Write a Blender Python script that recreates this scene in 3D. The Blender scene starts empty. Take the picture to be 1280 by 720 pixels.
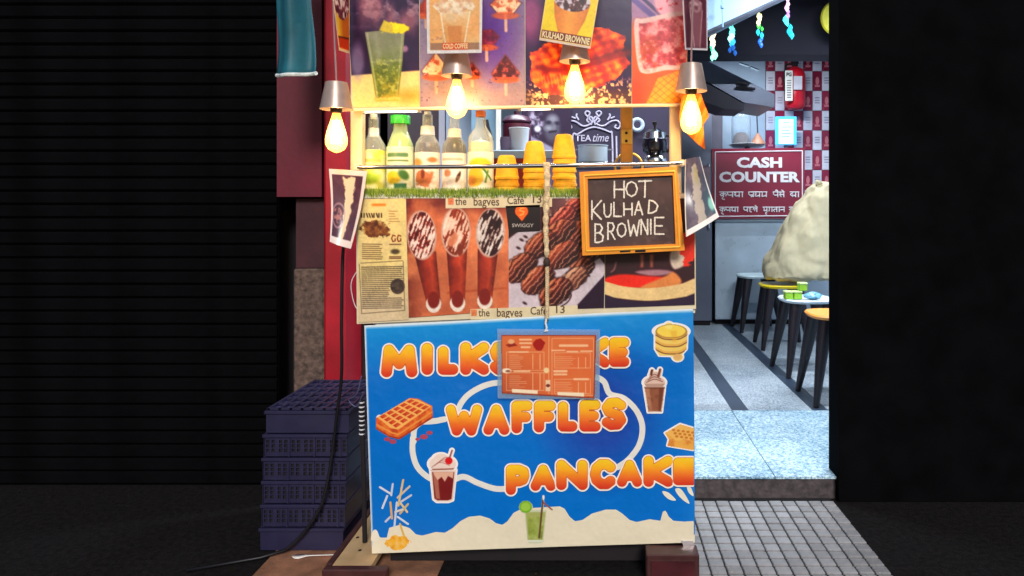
import bpy, math, random
import numpy as np
from mathutils import Vector, Matrix

random.seed(7)
sc = bpy.context.scene
col = sc.collection

# ---------------------------------------------------------------- camera, world, sun, exposure
F = 900.0            # focal length in pixels of a 1280 pixel wide picture
EYE = 1.42           # camera height in metres
VX, VY = 748.0, 260.0  # vanishing point of the street's depth lines

cam_d = bpy.data.cameras.new('camera')
cam_d.sensor_width = 36.0
cam_d.lens = 36.0 * F / 1280.0
cam_d.shift_x = -(VX - 640.0) / 1280.0
cam_d.shift_y = -(360.0 - VY) / 1280.0
cam_d.clip_start = 0.05
cam_d.clip_end = 200.0
cam = bpy.data.objects.new('camera', cam_d)
cam.location = (0, 0, EYE)
cam.rotation_euler = (math.radians(90), 0, 0)
col.objects.link(cam)
sc.camera = cam

SUN_EL, SUN_AZ = math.radians(30), math.radians(10)   # street lighting from behind the photographer
world = bpy.data.worlds.new('World')
sc.world = world
world.use_nodes = True
wn = world.node_tree
bgn = wn.nodes['Background']
sky = wn.nodes.new('ShaderNodeTexSky')
sky.sky_type = 'NISHITA'
sky.sun_disc = False
sky.sun_elevation = SUN_EL
sky.sun_rotation = math.pi + SUN_AZ * -1
wn.links.new(sky.outputs[0], bgn.inputs[0])
bgn.inputs[1].default_value = 0.03

sd = bpy.data.lights.new('sun', 'SUN')
sd.energy = 1.1
sd.angle = math.radians(14)
sd.color = (1.0, 0.95, 0.9)
sun = bpy.data.objects.new('sun', sd)
dirv = Vector((-math.sin(SUN_AZ) * math.cos(SUN_EL), math.cos(SUN_AZ) * math.cos(SUN_EL), -math.sin(SUN_EL)))
sun.rotation_euler = dirv.to_track_quat('-Z', 'Y').to_euler()
sun.location = (1.5, -4, 5)
col.objects.link(sun)

sc.view_settings.view_transform = 'Standard'
sc.view_settings.look = 'None'
sc.view_settings.exposure = 1.22
sc.view_settings.gamma = 1.0
sc.view_settings.use_curve_mapping = False
sc.cycles.use_denoising = True
sc.cycles.max_bounces = 7
sc.cycles.transparent_max_bounces = 12
sc.cycles.caustics_reflective = False
sc.cycles.caustics_refractive = False
sc.cycles.sample_clamp_indirect = 4.0

# ---------------------------------------------------------------- helpers
def W(px, py, Y):
    """World point at depth Y that lies on the sight line of a photograph pixel."""
    return Vector(((px - VX) * Y / F, Y, EYE - (py - VY) * Y / F))

def lin(c):
    c = np.asarray(c, dtype=float) / 255.0
    return np.where(c <= 0.04045, c / 12.92, ((c + 0.055) / 1.055) ** 2.4)

def L3(r, g, b):
    return tuple(float(v) for v in lin((r, g, b)))

MATS = {}
def mat(name, rgb, rough=0.6, metal=0.0, var=0.12, vscale=9.0, bump=0.0, bscale=60.0, spec=0.5, emit=None, estr=0.0, rnd=0.0, coat=0.0, dirt=0.0):
    """Procedural material; rgb in 0..255 display values; var mottles it, dirt adds grime patches, rnd varies it from object to object."""
    if name in MATS:
        return MATS[name]
    m = bpy.data.materials.new(name); m.use_nodes = True
    nt = m.node_tree; N = nt.nodes; b = N['Principled BSDF']
    c = L3(*rgb)
    tc = N.new('ShaderNodeTexCoord')
    nz = N.new('ShaderNodeTexNoise'); nz.inputs['Scale'].default_value = vscale; nz.inputs['Detail'].default_value = 6
    nt.links.new(tc.outputs['Object'], nz.inputs['Vector'])
    rp = N.new('ShaderNodeValToRGB')
    rp.color_ramp.elements[0].position = 0.3; rp.color_ramp.elements[1].position = 0.7
    rp.color_ramp.elements[0].color = (*[max(0, v * (1 - var)) for v in c], 1)
    rp.color_ramp.elements[1].color = (*[min(1, v * (1 + var)) for v in c], 1)
    nt.links.new(nz.outputs['Fac'], rp.inputs[0])
    out = rp.outputs[0]
    if dirt > 0:
        n2 = N.new('ShaderNodeTexNoise'); n2.inputs['Scale'].default_value = 3.1; n2.inputs['Detail'].default_value = 9; n2.inputs['Roughness'].default_value = 0.7
        nt.links.new(tc.outputs['Object'], n2.inputs['Vector'])
        r2 = N.new('ShaderNodeMapRange'); r2.inputs[1].default_value = 0.45; r2.inputs[2].default_value = 0.75; r2.inputs[4].default_value = dirt
        nt.links.new(n2.outputs['Fac'], r2.inputs[0])
        mx = N.new('ShaderNodeMixRGB'); mx.inputs[2].default_value = (c[0] * 0.35 + 0.01, c[1] * 0.32 + 0.008, c[2] * 0.3 + 0.006, 1)
        nt.links.new(r2.outputs[0], mx.inputs[0]); nt.links.new(out, mx.inputs[1]); out = mx.outputs[0]
    if rnd > 0:
        oi = N.new('ShaderNodeObjectInfo')
        mr = N.new('ShaderNodeMapRange'); mr.inputs[3].default_value = 1 - rnd; mr.inputs[4].default_value = 1 + rnd
        nt.links.new(oi.outputs['Random'], mr.inputs[0])
        hs = N.new('ShaderNodeHueSaturation'); nt.links.new(mr.outputs[0], hs.inputs['Value']); nt.links.new(out, hs.inputs['Color'])
        out = hs.outputs[0]
    nt.links.new(out, b.inputs['Base Color'])
    b.inputs['Roughness'].default_value = rough
    b.inputs['Metallic'].default_value = metal
    b.inputs['Specular IOR Level'].default_value = spec
    b.inputs['Coat Weight'].default_value = coat
    rr = N.new('ShaderNodeMapRange'); rr.inputs[3].default_value = max(0.02, rough - 0.1); rr.inputs[4].default_value = min(1, rough + 0.1)
    nt.links.new(nz.outputs['Fac'], rr.inputs[0]); nt.links.new(rr.outputs[0], b.inputs['Roughness'])
    if bump > 0:
        nb = N.new('ShaderNodeTexNoise'); nb.inputs['Scale'].default_value = bscale; nb.inputs['Detail'].default_value = 5
        nt.links.new(tc.outputs['Object'], nb.inputs['Vector'])
        bp = N.new('ShaderNodeBump'); bp.inputs['Strength'].default_value = bump; bp.inputs['Distance'].default_value = 0.01
        nt.links.new(nb.outputs['Fac'], bp.inputs['Height']); nt.links.new(bp.outputs[0], b.inputs['Normal'])
    if emit:
        b.inputs['Emission Color'].default_value = (*L3(*emit), 1); b.inputs['Emission Strength'].default_value = estr
    MATS[name] = m
    return m

def print_mat(name, rough=0.35, spec=0.5, coat=0.0, wave=0.0):
    """Printed sheet: ink colours from the mesh's colour attribute, a fine paper grain and slight ripples."""
    if name in MATS:
        return MATS[name]
    m = bpy.data.materials.new(name); m.use_nodes = True
    nt = m.node_tree; N = nt.nodes; b = N['Principled BSDF']
    at = N.new('ShaderNodeAttribute'); at.attribute_name = 'ink'
    tc = N.new('ShaderNodeTexCoord')
    nz = N.new('ShaderNodeTexNoise'); nz.inputs['Scale'].default_value = 45; nz.inputs['Detail'].default_value = 7
    nt.links.new(tc.outputs['Object'], nz.inputs['Vector'])
    mr = N.new('ShaderNodeMapRange'); mr.inputs[3].default_value = 0.95; mr.inputs[4].default_value = 1.05
    nt.links.new(nz.outputs['Fac'], mr.inputs[0])
    hs = N.new('ShaderNodeHueSaturation'); nt.links.new(mr.outputs[0], hs.inputs['Value']); nt.links.new(at.outputs['Color'], hs.inputs['Color'])
    nt.links.new(hs.outputs[0], b.inputs['Base Color'])
    b.inputs['Roughness'].default_value = rough; b.inputs['Specular IOR Level'].default_value = spec; b.inputs['Coat Weight'].default_value = coat
    if wave > 0:
        n2 = N.new('ShaderNodeTexNoise'); n2.inputs['Scale'].default_value = 7; n2.inputs['Detail'].default_value = 3
        nt.links.new(tc.outputs['Object'], n2.inputs['Vector'])
        bp = N.new('ShaderNodeBump'); bp.inputs['Strength'].default_value = wave; bp.inputs['Distance'].default_value = 0.03
        nt.links.new(n2.outputs['Fac'], bp.inputs['Height']); nt.links.new(bp.outputs[0], b.inputs['Normal'])
    MATS[name] = m
    return m

def emit_mat(name, rgb, strength):
    if name in MATS:
        return MATS[name]
    m = bpy.data.materials.new(name); m.use_nodes = True
    nt = m.node_tree; nt.nodes.remove(nt.nodes['Principled BSDF'])
    e = nt.nodes.new('ShaderNodeEmission'); e.inputs[0].default_value = (*L3(*rgb), 1); e.inputs[1].default_value = strength
    nt.links.new(e.outputs[0], nt.nodes['Material Output'].inputs[0])
    MATS[name] = m
    return m

def clear_mat(name, rgb, opacity=0.25, rough=0.08, emit=None, estr=0.0):
    """Clear glass or plastic film: part see-through, part glossy tinted body."""
    if name in MATS:
        return MATS[name]
    m = bpy.data.materials.new(name); m.use_nodes = True
    nt = m.node_tree; N = nt.nodes; b = N['Principled BSDF']
    b.inputs['Base Color'].default_value = (*L3(*rgb), 1); b.inputs['Roughness'].default_value = rough
    if emit:
        b.inputs['Emission Color'].default_value = (*L3(*emit), 1); b.inputs['Emission Strength'].default_value = estr
    t = N.new('ShaderNodeBsdfTransparent'); t.inputs[0].default_value = (*[0.5 + 0.5 * v for v in L3(*rgb)], 1)
    lw = N.new('ShaderNodeLayerWeight'); lw.inputs[0].default_value = 0.35
    mr = N.new('ShaderNodeMapRange'); mr.inputs[3].default_value = opacity; mr.inputs[4].default_value = min(1, opacity + 0.5)
    nt.links.new(lw.outputs['Facing'], mr.inputs[0])
    mx = N.new('ShaderNodeMixShader')
    nt.links.new(mr.outputs[0], mx.inputs[0]); nt.links.new(t.outputs[0], mx.inputs[1]); nt.links.new(b.outputs[0], mx.inputs[2])
    nt.links.new(mx.outputs[0], N['Material Output'].inputs[0])
    MATS[name] = m
    return m

class MB:
    """Collects shapes into one mesh."""
    def __init__(self):
        self.v = []; self.f = []
    def add(self, vs, fs):
        o = len(self.v); self.v += [tuple(p) for p in vs]; self.f += [tuple(i + o for i in q) for q in fs]; return self
    def box(self, x0, x1, y0, y1, z0, z1, bev=0.0):
        if bev <= 0:
            v = [(x, y, z) for x in (x0, x1) for y in (y0, y1) for z in (z0, z1)]
            f = [(0, 1, 3, 2), (4, 6, 7, 5), (0, 4, 5, 1), (2, 3, 7, 6), (0, 2, 6, 4), (1, 5, 7, 3)]
            return self.add(v, f)
        b = min(bev, (x1 - x0) * .45, (y1 - y0) * .45, (z1 - z0) * .45)
        v = []; idx = {}
        for sx in (0, 1):
            for sy in (0, 1):
                for sz in (0, 1):
                    X, Y, Z = (x0, x1)[sx], (y0, y1)[sy], (z0, z1)[sz]
                    dx, dy, dz = (b, -b)[sx], (b, -b)[sy], (b, -b)[sz]
                    for k, p in enumerate(((X, Y + dy, Z + dz), (X + dx, Y, Z + dz), (X + dx, Y + dy, Z))):
                        idx[sx, sy, sz, k] = len(v); v.append(p)
        f = []
        I = idx
        for s in (0, 1):
            q = [I[s, 0, 0, 0], I[s, 0, 1, 0], I[s, 1, 1, 0], I[s, 1, 0, 0]]; f.append(q if s == 0 else q[::-1])
            q = [I[0, s, 0, 1], I[1, s, 0, 1], I[1, s, 1, 1], I[0, s, 1, 1]]; f.append(q if s == 0 else q[::-1])
            q = [I[0, 0, s, 2], I[0, 1, s, 2], I[1, 1, s, 2], I[1, 0, s, 2]]; f.append(q if s == 0 else q[::-1])
        for a in (0, 1):
            for c in (0, 1):
                f.append((I[a, c, 0, 0], I[a, c, 1, 0], I[a, c, 1, 1], I[a, c, 0, 1]))
                f.append((I[a, 0, c, 0], I[a, 1, c, 0], I[a, 1, c, 2], I[a, 0, c, 2]))
                f.append((I[0, a, c, 1], I[1, a, c, 1], I[1, a, c, 2], I[0, a, c, 2]))
                for d in (0, 1):
                    f.append((I[a, c, d, 0], I[a, c, d, 1], I[a, c, d, 2]))
        return self.add(v, f)
    def lathe(self, prof, c, n=28, axis='z', cap=True):
        """prof: list of (radius, height)."""
        vs = []; fs = []
        for r, h in prof:
            for k in range(n):
                a = 2 * math.pi * k / n
                x, y = r * math.cos(a), r * math.sin(a)
                p = (x, y, h) if axis == 'z' else ((x, h, y) if axis == 'y' else (h, x, y))
                vs.append((c[0] + p[0], c[1] + p[1], c[2] + p[2]))
        for i in range(len(prof) - 1):
            for k in range(n):
                a, b = i * n + k, i * n + (k + 1) % n
                fs.append((a, b, b + n, a + n))
        if cap:
            fs.append(tuple(range(n))[::-1]); fs.append(tuple(range((len(prof) - 1) * n, len(prof) * n)))
        return self.add(vs, fs)
    def tube(self, pts, r, n=8, cap=True):
        pts = [Vector(p) for p in pts]; vs = []; fs = []
        m = len(pts)
        rs = r if isinstance(r, (list, tuple)) else [r] * m
        up = None
        for i, p in enumerate(pts):
            t = (pts[min(i + 1, m - 1)] - pts[max(i - 1, 0)]).normalized()
            if up is None:
                up = Vector((0, 0, 1)) if abs(t.z) < 0.9 else Vector((1, 0, 0))
            s = t.cross(up).normalized(); up = s.cross(t).normalized()
            for k in range(n):
                a = 2 * math.pi * k / n
                vs.append(p + (s * math.cos(a) + up * math.sin(a)) * rs[i])
        for i in range(m - 1):
            for k in range(n):
                a, b = i * n + k, i * n + (k + 1) % n
                fs.append((a, b, b + n, a + n))
        if cap:
            fs.append(tuple(range(n))[::-1]); fs.append(tuple(range((m - 1) * n, m * n)))
        return self.add(vs, fs)
    def prism(self, pts, off):
        """pts: 3D polygon; off: extrusion vector."""
        n = len(pts); off = Vector(off)
        vs = [Vector(p) for p in pts] + [Vector(p) + off for p in pts]
        fs = [tuple(range(n)), tuple(range(n, 2 * n))[::-1]] + [(i, i + n, (i + 1) % n + n, (i + 1) % n) for i in range(n)]
        return self.add(vs, fs)
    def quad(self, a, b, c, d):
        return self.add([a, b, c, d], [(0, 1, 2, 3)])

def _link(name, me, root_loc, parent):
    o = bpy.data.objects.new(name, me); col.objects.link(o)
    if parent is not None:
        o.parent = parent
    else:
        o.location = root_loc
    return o

def root_of(o):
    p = Vector((0, 0, 0))
    while o is not None:
        p += o.location; o = o.parent
    return p

def obj(name, mb, m, parent=None, smooth=False, origin=None, fixnormals=True):
    """One mesh object from world-space shapes."""
    base = root_of(parent) if parent is not None else Vector(origin if origin is not None else (0, 0, 0))
    me = bpy.data.meshes.new(name)
    me.from_pydata([(v[0] - base.x, v[1] - base.y, v[2] - base.z) for v in mb.v], [], mb.f)
    if fixnormals:
        import bmesh
        bm = bmesh.new(); bm.from_mesh(me); bmesh.ops.recalc_face_normals(bm, faces=bm.faces); bm.to_mesh(me); bm.free()
    if smooth:
        me.polygons.foreach_set('use_smooth', [True] * len(me.polygons))
        if smooth != 'all':
            try:
                me.set_sharp_from_angle(angle=math.radians(40))
            except Exception:
                pass
    me.materials.append(m)
    return _link(name, me, base, parent)

def tag(o, label=None, cat=None, group=None, kind=None):
    if label: o['label'] = label
    if cat: o['category'] = cat
    if group: o['group'] = group
    if kind: o['kind'] = kind
    return o

def thing(name, loc, label, cat, group=None):
    o = bpy.data.objects.new(name, None); col.objects.link(o); o.location = loc
    o.empty_display_size = 0.1
    return tag(o, label, cat, group)

def copy_tree(o, parent=None):
    c = o.copy(); col.objects.link(c)
    if parent is not None: c.parent = parent
    for ch in list(o.children):
        copy_tree(ch, c)
    return c

def struct(name, mb, m, smooth=False):
    return tag(obj(name, mb, m, smooth=smooth), kind='structure')

# ---------------------------------------------------------------- flat print tools (all in photograph pixels)
def vnoise(X, Y, scale, seed=0, octaves=4, gain=0.55):
    rs = np.random.RandomState(seed); out = np.zeros_like(X, dtype=float); amp = 1.0; tot = 0.0
    for o in range(octaves):
        g = rs.rand(64, 64)
        x = X / scale * (2 ** o) + 13.7 * o; y = Y / scale * (2 ** o) + 7.3 * o
        xi = np.floor(x).astype(int); yi = np.floor(y).astype(int); fx = x - xi; fy = y - yi
        fx = fx * fx * (3 - 2 * fx); fy = fy * fy * (3 - 2 * fy)
        a = g[yi % 64, xi % 64]; b = g[yi % 64, (xi + 1) % 64]; c = g[(yi + 1) % 64, xi % 64]; d = g[(yi + 1) % 64, (xi + 1) % 64]
        out += amp * ((a * (1 - fx) + b * fx) * (1 - fy) + (c * (1 - fx) + d * fx) * fy); tot += amp; amp *= gain
    return out / tot

def sd_seg(X, Y, a, b):
    ax, ay = a; bx, by = b
    dx, dy = bx - ax, by - ay; l2 = dx * dx + dy * dy + 1e-9
    t = np.clip(((X - ax) * dx + (Y - ay) * dy) / l2, 0, 1)
    return np.hypot(X - ax - t * dx, Y - ay - t * dy)

def sd_path(X, Y, pts):
    d = None
    for a, b in zip(pts[:-1], pts[1:]):
        e = sd_seg(X, Y, a, b); d = e if d is None else np.minimum(d, e)
    return d

def sd_poly(X, Y, pts):
    d = np.full(X.shape, 1e9); inside = np.zeros(X.shape, bool)
    n = len(pts)
    for i in range(n):
        a, b = pts[i], pts[(i + 1) % n]
        d = np.minimum(d, sd_seg(X, Y, a, b))
        c = ((a[1] > Y) != (b[1] > Y))
        xx = (b[0] - a[0]) * (Y - a[1]) / ((b[1] - a[1]) if abs(b[1] - a[1]) > 1e-9 else 1e-9) + a[0]
        inside ^= c & (X < xx)
    return np.where(inside, -d, d)

def sd_ell(X, Y, cx, cy, rx, ry, ang=0.0):
    ca, sa = math.cos(ang), math.sin(ang)
    x = (X - cx) * ca + (Y - cy) * sa; y = -(X - cx) * sa + (Y - cy) * ca
    k = np.hypot(x / rx, y / ry)
    return (k - 1) * min(rx, ry)

def spline(pts, n=10, closed=False):
    P = [np.array(p, float) for p in pts]; out = []
    m = len(P)
    for i in range(m if closed else m - 1):
        if closed:
            p0, p1, p2, p3 = P[i - 1], P[i], P[(i + 1) % m], P[(i + 2) % m]
        else:
            p0, p1, p2, p3 = P[max(i - 1, 0)], P[i], P[i + 1], P[min(i + 2, m - 1)]
        for k in range(n):
            t = k / n
            out.append(tuple(0.5 * ((2 * p1) + (-p0 + p2) * t + (2 * p0 - 5 * p1 + 4 * p2 - p3) * t * t + (-p0 + 3 * p1 - 3 * p2 + p3) * t ** 3)))
    if not closed:
        out.append(tuple(P[-1]))
    return out

class Cv:
    """A printed picture painted by code, cell by cell, in photograph pixel coordinates."""
    def __init__(self, x0, y0, x1, y1, step, base):
        self.nx = max(2, int(round((x1 - x0) / step)) + 1); self.ny = max(2, int(round((y1 - y0) / step)) + 1)
        self.x0, self.y0, self.x1, self.y1 = x0, y0, x1, y1
        self.X, self.Y = np.meshgrid(np.linspace(x0, x1, self.nx), np.linspace(y0, y1, self.ny))
        self.C = np.zeros(self.X.shape + (3,)); self.C[:] = base
    def m(self, mask, c):
        c = np.asarray(c, float); mk = np.clip(mask, 0, 1)[..., None]
        self.C = self.C * (1 - mk) + c * mk; return self
    def sd(self, d, c, soft=1.0, a=1.0):
        return self.m(np.clip(0.5 - d / soft, 0, 1) * a, c)
    def ell(self, cx, cy, rx, ry, c, soft=1.0, a=1.0, ang=0.0):
        return self.sd(sd_ell(self.X, self.Y, cx, cy, rx, ry, ang), c, soft, a)
    def poly(self, pts, c, soft=1.0, a=1.0):
        return self.sd(sd_poly(self.X, self.Y, pts), c, soft, a)
    def line(self, pts, w, c, soft=1.0, a=1.0):
        return self.sd(sd_path(self.X, self.Y, pts) - w / 2, c, soft, a)
    def nz(self, scale, seed=0, octaves=4):
        return vnoise(self.X, self.Y, scale, seed, octaves)
    def ramp(self, v, stops):
        v = np.clip(v, 0, 1); p = [s[0] for s in stops]
        return np.stack([np.interp(v, p, [s[1][k] for s in stops]) for k in range(3)], -1)
    def grad(self, mask, v, stops):
        return self.m(mask, self.ramp(v, stops))

def Qv(corners, step, base):
    """Canvas whose cells follow a four-cornered outline TL,TR,BR,BL (photograph pixels)."""
    xs_ = [p[0] for p in corners]; ys_ = [p[1] for p in corners]
    c = Cv(min(xs_), min(ys_), max(xs_), max(ys_), step, base)
    u, v = np.meshgrid(np.linspace(0, 1, c.nx), np.linspace(0, 1, c.ny))
    for k, at in ((0, 'X'), (1, 'Y')):
        A, B, C_, D = (p[k] for p in corners)
        setattr(c, at, (A * (1 - u) + B * u) * (1 - v) + (D * (1 - u) + C_ * u) * v)
    return c

def photo_finish(c, seed, gam=1.2, grain=.05, sat=1.28):
    """Printed-photo ink: deeper tones and a little mottling."""
    g = 1 + grain * (vnoise(c.X, c.Y, 2.2, seed, 2) - .5) * 2 + grain * (vnoise(c.X, c.Y, 14, seed + 1, 3) - .5) * 2
    mean = c.C.mean(-1, keepdims=True); c.C = np.clip(mean + (c.C - mean) * sat, 0, 255)
    c.C = 255 * np.clip(c.C * g[..., None] / 255, 0, 1) ** gam
    return c

def ink_mesh(name, verts, faces, colours, m, parent, smooth=False):
    base = root_of(parent) if parent is not None else Vector((0, 0, 0))
    me = bpy.data.meshes.new(name)
    me.from_pydata([(p[0] - base.x, p[1] - base.y, p[2] - base.z) for p in verts], [], faces)
    at = me.color_attributes.new('ink', 'FLOAT_COLOR', 'POINT')
    c = lin(np.clip(np.asarray(colours, float), 0, 255)); c = np.concatenate([c, np.ones((len(c), 1))], 1)
    at.data.foreach_set('color', c.astype(np.float32).ravel())
    me.materials.append(m)
    if smooth:
        me.polygons.foreach_set('use_smooth', [True] * len(me.polygons))
    return _link(name, me, base, parent)

def cv_mesh(name, cv, fmap, m, parent, mask=None, smooth=True):
    """Canvas -> sheet of small cells; fmap(px,py) -> world point; mask keeps only cells inside."""
    vs = [fmap(x, y) for x, y in zip(cv.X.ravel(), cv.Y.ravel())]
    nx, ny = cv.nx, cv.ny
    fs = []
    for j in range(ny - 1):
        r = j * nx
        for i in range(nx - 1):
            if mask is None or mask[j, i]:
                a = r + i
                fs.append((a, a + nx, a + nx + 1, a + 1))
    cl = cv.C.reshape(-1, 3)
    if mask is not None:
        used = sorted({i for f in fs for i in f}); re = {u: k for k, u in enumerate(used)}
        vs = [vs[u] for u in used]; cl = cl[used]; fs = [tuple(re[i] for i in f) for f in fs]
    return ink_mesh(name, vs, fs, cl, m, parent, smooth)

def sdf_cells(fn, bbox, cell):
    """Filled outline of fn<0 by marching squares -> 2D vertices and faces."""
    x0, y0, x1, y1 = bbox
    nx = int((x1 - x0) / cell) + 2; ny = int((y1 - y0) / cell) + 2
    X, Y = np.meshgrid(x0 + np.arange(nx) * cell, y0 + np.arange(ny) * cell)
    D = fn(X, Y)
    vs = []; key = {}; fs = []
    def vert(k, p):
        if k not in key:
            key[k] = len(vs); vs.append(p)
        return key[k]
    IN = D < 0
    for j in range(ny - 1):
        for i in range(nx - 1):
            c = ((i, j), (i, j + 1), (i + 1, j + 1), (i + 1, j))
            s = [IN[q[1], q[0]] for q in c]
            if not any(s):
                continue
            poly = []
            for k in range(4):
                a, b = c[k], c[(k + 1) % 4]
                if s[k]:
                    poly.append(vert(a, (X[a[1], a[0]], Y[a[1], a[0]])))
                if s[k] != s[(k + 1) % 4]:
                    da, db = D[a[1], a[0]], D[b[1], b[0]]; t = min(0.98, max(0.02, da / (da - db)))
                    kk = (min(a, b), max(a, b))
                    poly.append(vert(kk, (X[a[1], a[0]] * (1 - t) + X[b[1], b[0]] * t, Y[a[1], a[0]] * (1 - t) + Y[b[1], b[0]] * t)))
            if len(poly) >= 3:
                fs.append(tuple(poly))
    return vs, fs

def sdf_print(name, fn, bbox, cell, colour, fmap, m, parent):
    vs, fs = sdf_cells(fn, bbox, cell)
    if not fs:
        return None
    P = np.array(vs)
    cl = colour(P[:, 0], P[:, 1]) if callable(colour) else np.tile(np.array(colour, float), (len(vs), 1))
    return ink_mesh(name, [fmap(x, y) for x, y in vs], fs, cl, m, parent, smooth=True)

SK = {
 'M': [[(0, 1), (.1, 0), (.5, .62), (.9, 0), (1, 1)]], 'I': [[(.5, 0), (.5, 1)]], 'L': [[(0, 0), (0, 1), (1, 1)]],
 'K': [[(0, 0), (0, 1)], [(1, 0), (.08, .52), (1, 1)]], 'H': [[(0, 0), (0, 1)], [(1, 0), (1, 1)], [(0, .5), (1, .5)]],
 'A': [[(0, 1), (.5, 0), (1, 1)], [(.2, .66), (.8, .66)]], 'E': [[(1, 0), (0, 0), (0, 1), (1, 1)], [(0, .5), (.85, .5)]],
 'F': [[(1, 0), (0, 0), (0, 1)], [(0, .5), (.85, .5)]], 'W': [[(0, 0), (.22, 1), (.5, .3), (.78, 1), (1, 0)]],
 'P': [[(0, 1), (0, 0), (.6, 0), (.95, .1), (1, .3), (.9, .5), (.6, .58), (0, .58)]], 'N': [[(0, 1), (0, 0), (1, 1), (1, 0)]],
 'C': [[(1, .15), (.75, 0), (.4, 0), (.1, .2), (0, .5), (.1, .8), (.4, 1), (.75, 1), (1, .85)]],
 'S': [[(1, .12), (.7, 0), (.25, .02), (0, .22), (.15, .42), (.85, .58), (1, .78), (.75, .98), (.3, 1), (0, .88)]],
 'O': [[(.5, 0), (.15, .15), (0, .5), (.15, .85), (.5, 1), (.85, .85), (1, .5), (.85, .15), (.5, 0)]],
 'T': [[(0, .03), (1, 0)], [(.52, 0), (.48, 1)]], 'U': [[(0, 0), (.05, .75), (.3, 1), (.7, 1), (.95, .75), (1, 0)]],
 'D': [[(0, 1), (.1, 0), (.55, .05), (1, .4), (.85, .8), (.4, .98), (0, 1)]],
 'B': [[(0, 1), (0, 0), (.6, .03), (.85, .22), (.6, .45), (0, .5)], [(.5, .48), (.95, .65), (.85, .92), (.4, 1), (0, 1)]],
 'R': [[(0, 1), (0, 0), (.65, .02), (.9, .25), (.65, .5), (0, .55)], [(.4, .55), (1, 1)]],
}
def sk_sdf(ch, box, hw):
    x0, y0, x1, y1 = box
    def pt(p): return (x0 + hw + p[0] * (x1 - x0 - 2 * hw), y0 + hw + p[1] * (y1 - y0 - 2 * hw))
    paths = [[pt(p) for p in s] for s in SK[ch]]
    def fn(X, Y):
        d = None
        for s in paths:
            e = sd_path(X, Y, s); d = e if d is None else np.minimum(d, e)
        return d - hw
    return fn

def text_print(name, s, box, Y, m, parent, bold=0.0, shear=0.0, slope=0.0, lift=0.0, fmap=None):
    """Lettering from the built-in font, fitted to a pixel box (x0,y0,x1,y1) at depth Y."""
    cu = bpy.data.curves.new(name, 'FONT'); cu.body = s; cu.size = 1.0; cu.shear = shear; cu.offset = bold; cu.resolution_u = 3
    to = bpy.data.objects.new('tmp', cu); col.objects.link(to)
    dg = bpy.context.evaluated_depsgraph_get()
    me = bpy.data.meshes.new_from_object(to.evaluated_get(dg))
    bpy.data.objects.remove(to); bpy.data.curves.remove(cu)
    P = np.array([v.co[:2] for v in me.vertices])
    if len(P) == 0:
        return None
    mn, mxx = P.min(0), P.max(0); x0, y0, x1, y1 = box
    base = root_of(parent) if parent is not None else Vector((0, 0, 0))
    for v in me.vertices:
        u = (v.co.x - mn[0]) / (mxx[0] - mn[0]); w = (v.co.y - mn[1]) / (mxx[1] - mn[1])
        px = x0 + u * (x1 - x0); py = y1 - w * (y1 - y0) + slope * (px - x0)
        p = (fmap(px, py) if fmap else W(px, py, Y)) - base - Vector((0, lift, 0))
        v.co = p
    me.materials.clear(); me.materials.append(m)
    me.name = name
    return _link(name, me, base, parent)

def quad_map(c, depth=None):
    """Bilinear map of a pixel-space rectangle onto four world corners TL,TR,BR,BL; depth(u,v) pushes it along Y."""
    (x0, y0, x1, y1), (A, B, C, D) = c
    A, B, C, D = (Vector(p) for p in (A, B, C, D))
    def f(px, py):
        u = (px - x0) / (x1 - x0); v = (py - y0) / (y1 - y0)
        p = (A * (1 - u) + B * u) * (1 - v) + (D * (1 - u) + C * u) * v
        if depth: p = p + Vector((0, depth(u, v), 0))
        return p
    return f

# ---------------------------------------------------------------- special surface materials
def granite(name, stops, scale):
    m = bpy.data.materials.new(name); m.use_nodes = True
    nt = m.node_tree; N = nt.nodes; b = N['Principled BSDF']
    tc = N.new('ShaderNodeTexCoord')
    nz = N.new('ShaderNodeTexNoise'); nz.inputs['Scale'].default_value = scale; nz.inputs['Detail'].default_value = 4; nz.inputs['Roughness'].default_value = 0.75
    nt.links.new(tc.outputs['Object'], nz.inputs['Vector'])
    n2 = N.new('ShaderNodeTexNoise'); n2.inputs['Scale'].default_value = 2.3; n2.inputs['Detail'].default_value = 6
    nt.links.new(tc.outputs['Object'], n2.inputs['Vector'])
    ad = N.new('ShaderNodeMath'); ad.operation = 'MULTIPLY_ADD'; ad.inputs[1].default_value = 0.25; nt.links.new(n2.outputs['Fac'], ad.inputs[0]); nt.links.new(nz.outputs['Fac'], ad.inputs[2])
    rp = N.new('ShaderNodeValToRGB'); cr = rp.color_ramp
    while len(cr.elements) < len(stops): cr.elements.new(0.5)
    for e, (p, c) in zip(cr.elements, stops):
        e.position = p; e.color = (*L3(*c), 1)
    nt.links.new(ad.outputs[0], rp.inputs[0]); nt.links.new(rp.outputs[0], b.inputs['Base Color'])
    b.inputs['Roughness'].default_value = 0.32
    MATS[name] = m
    return m

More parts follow.
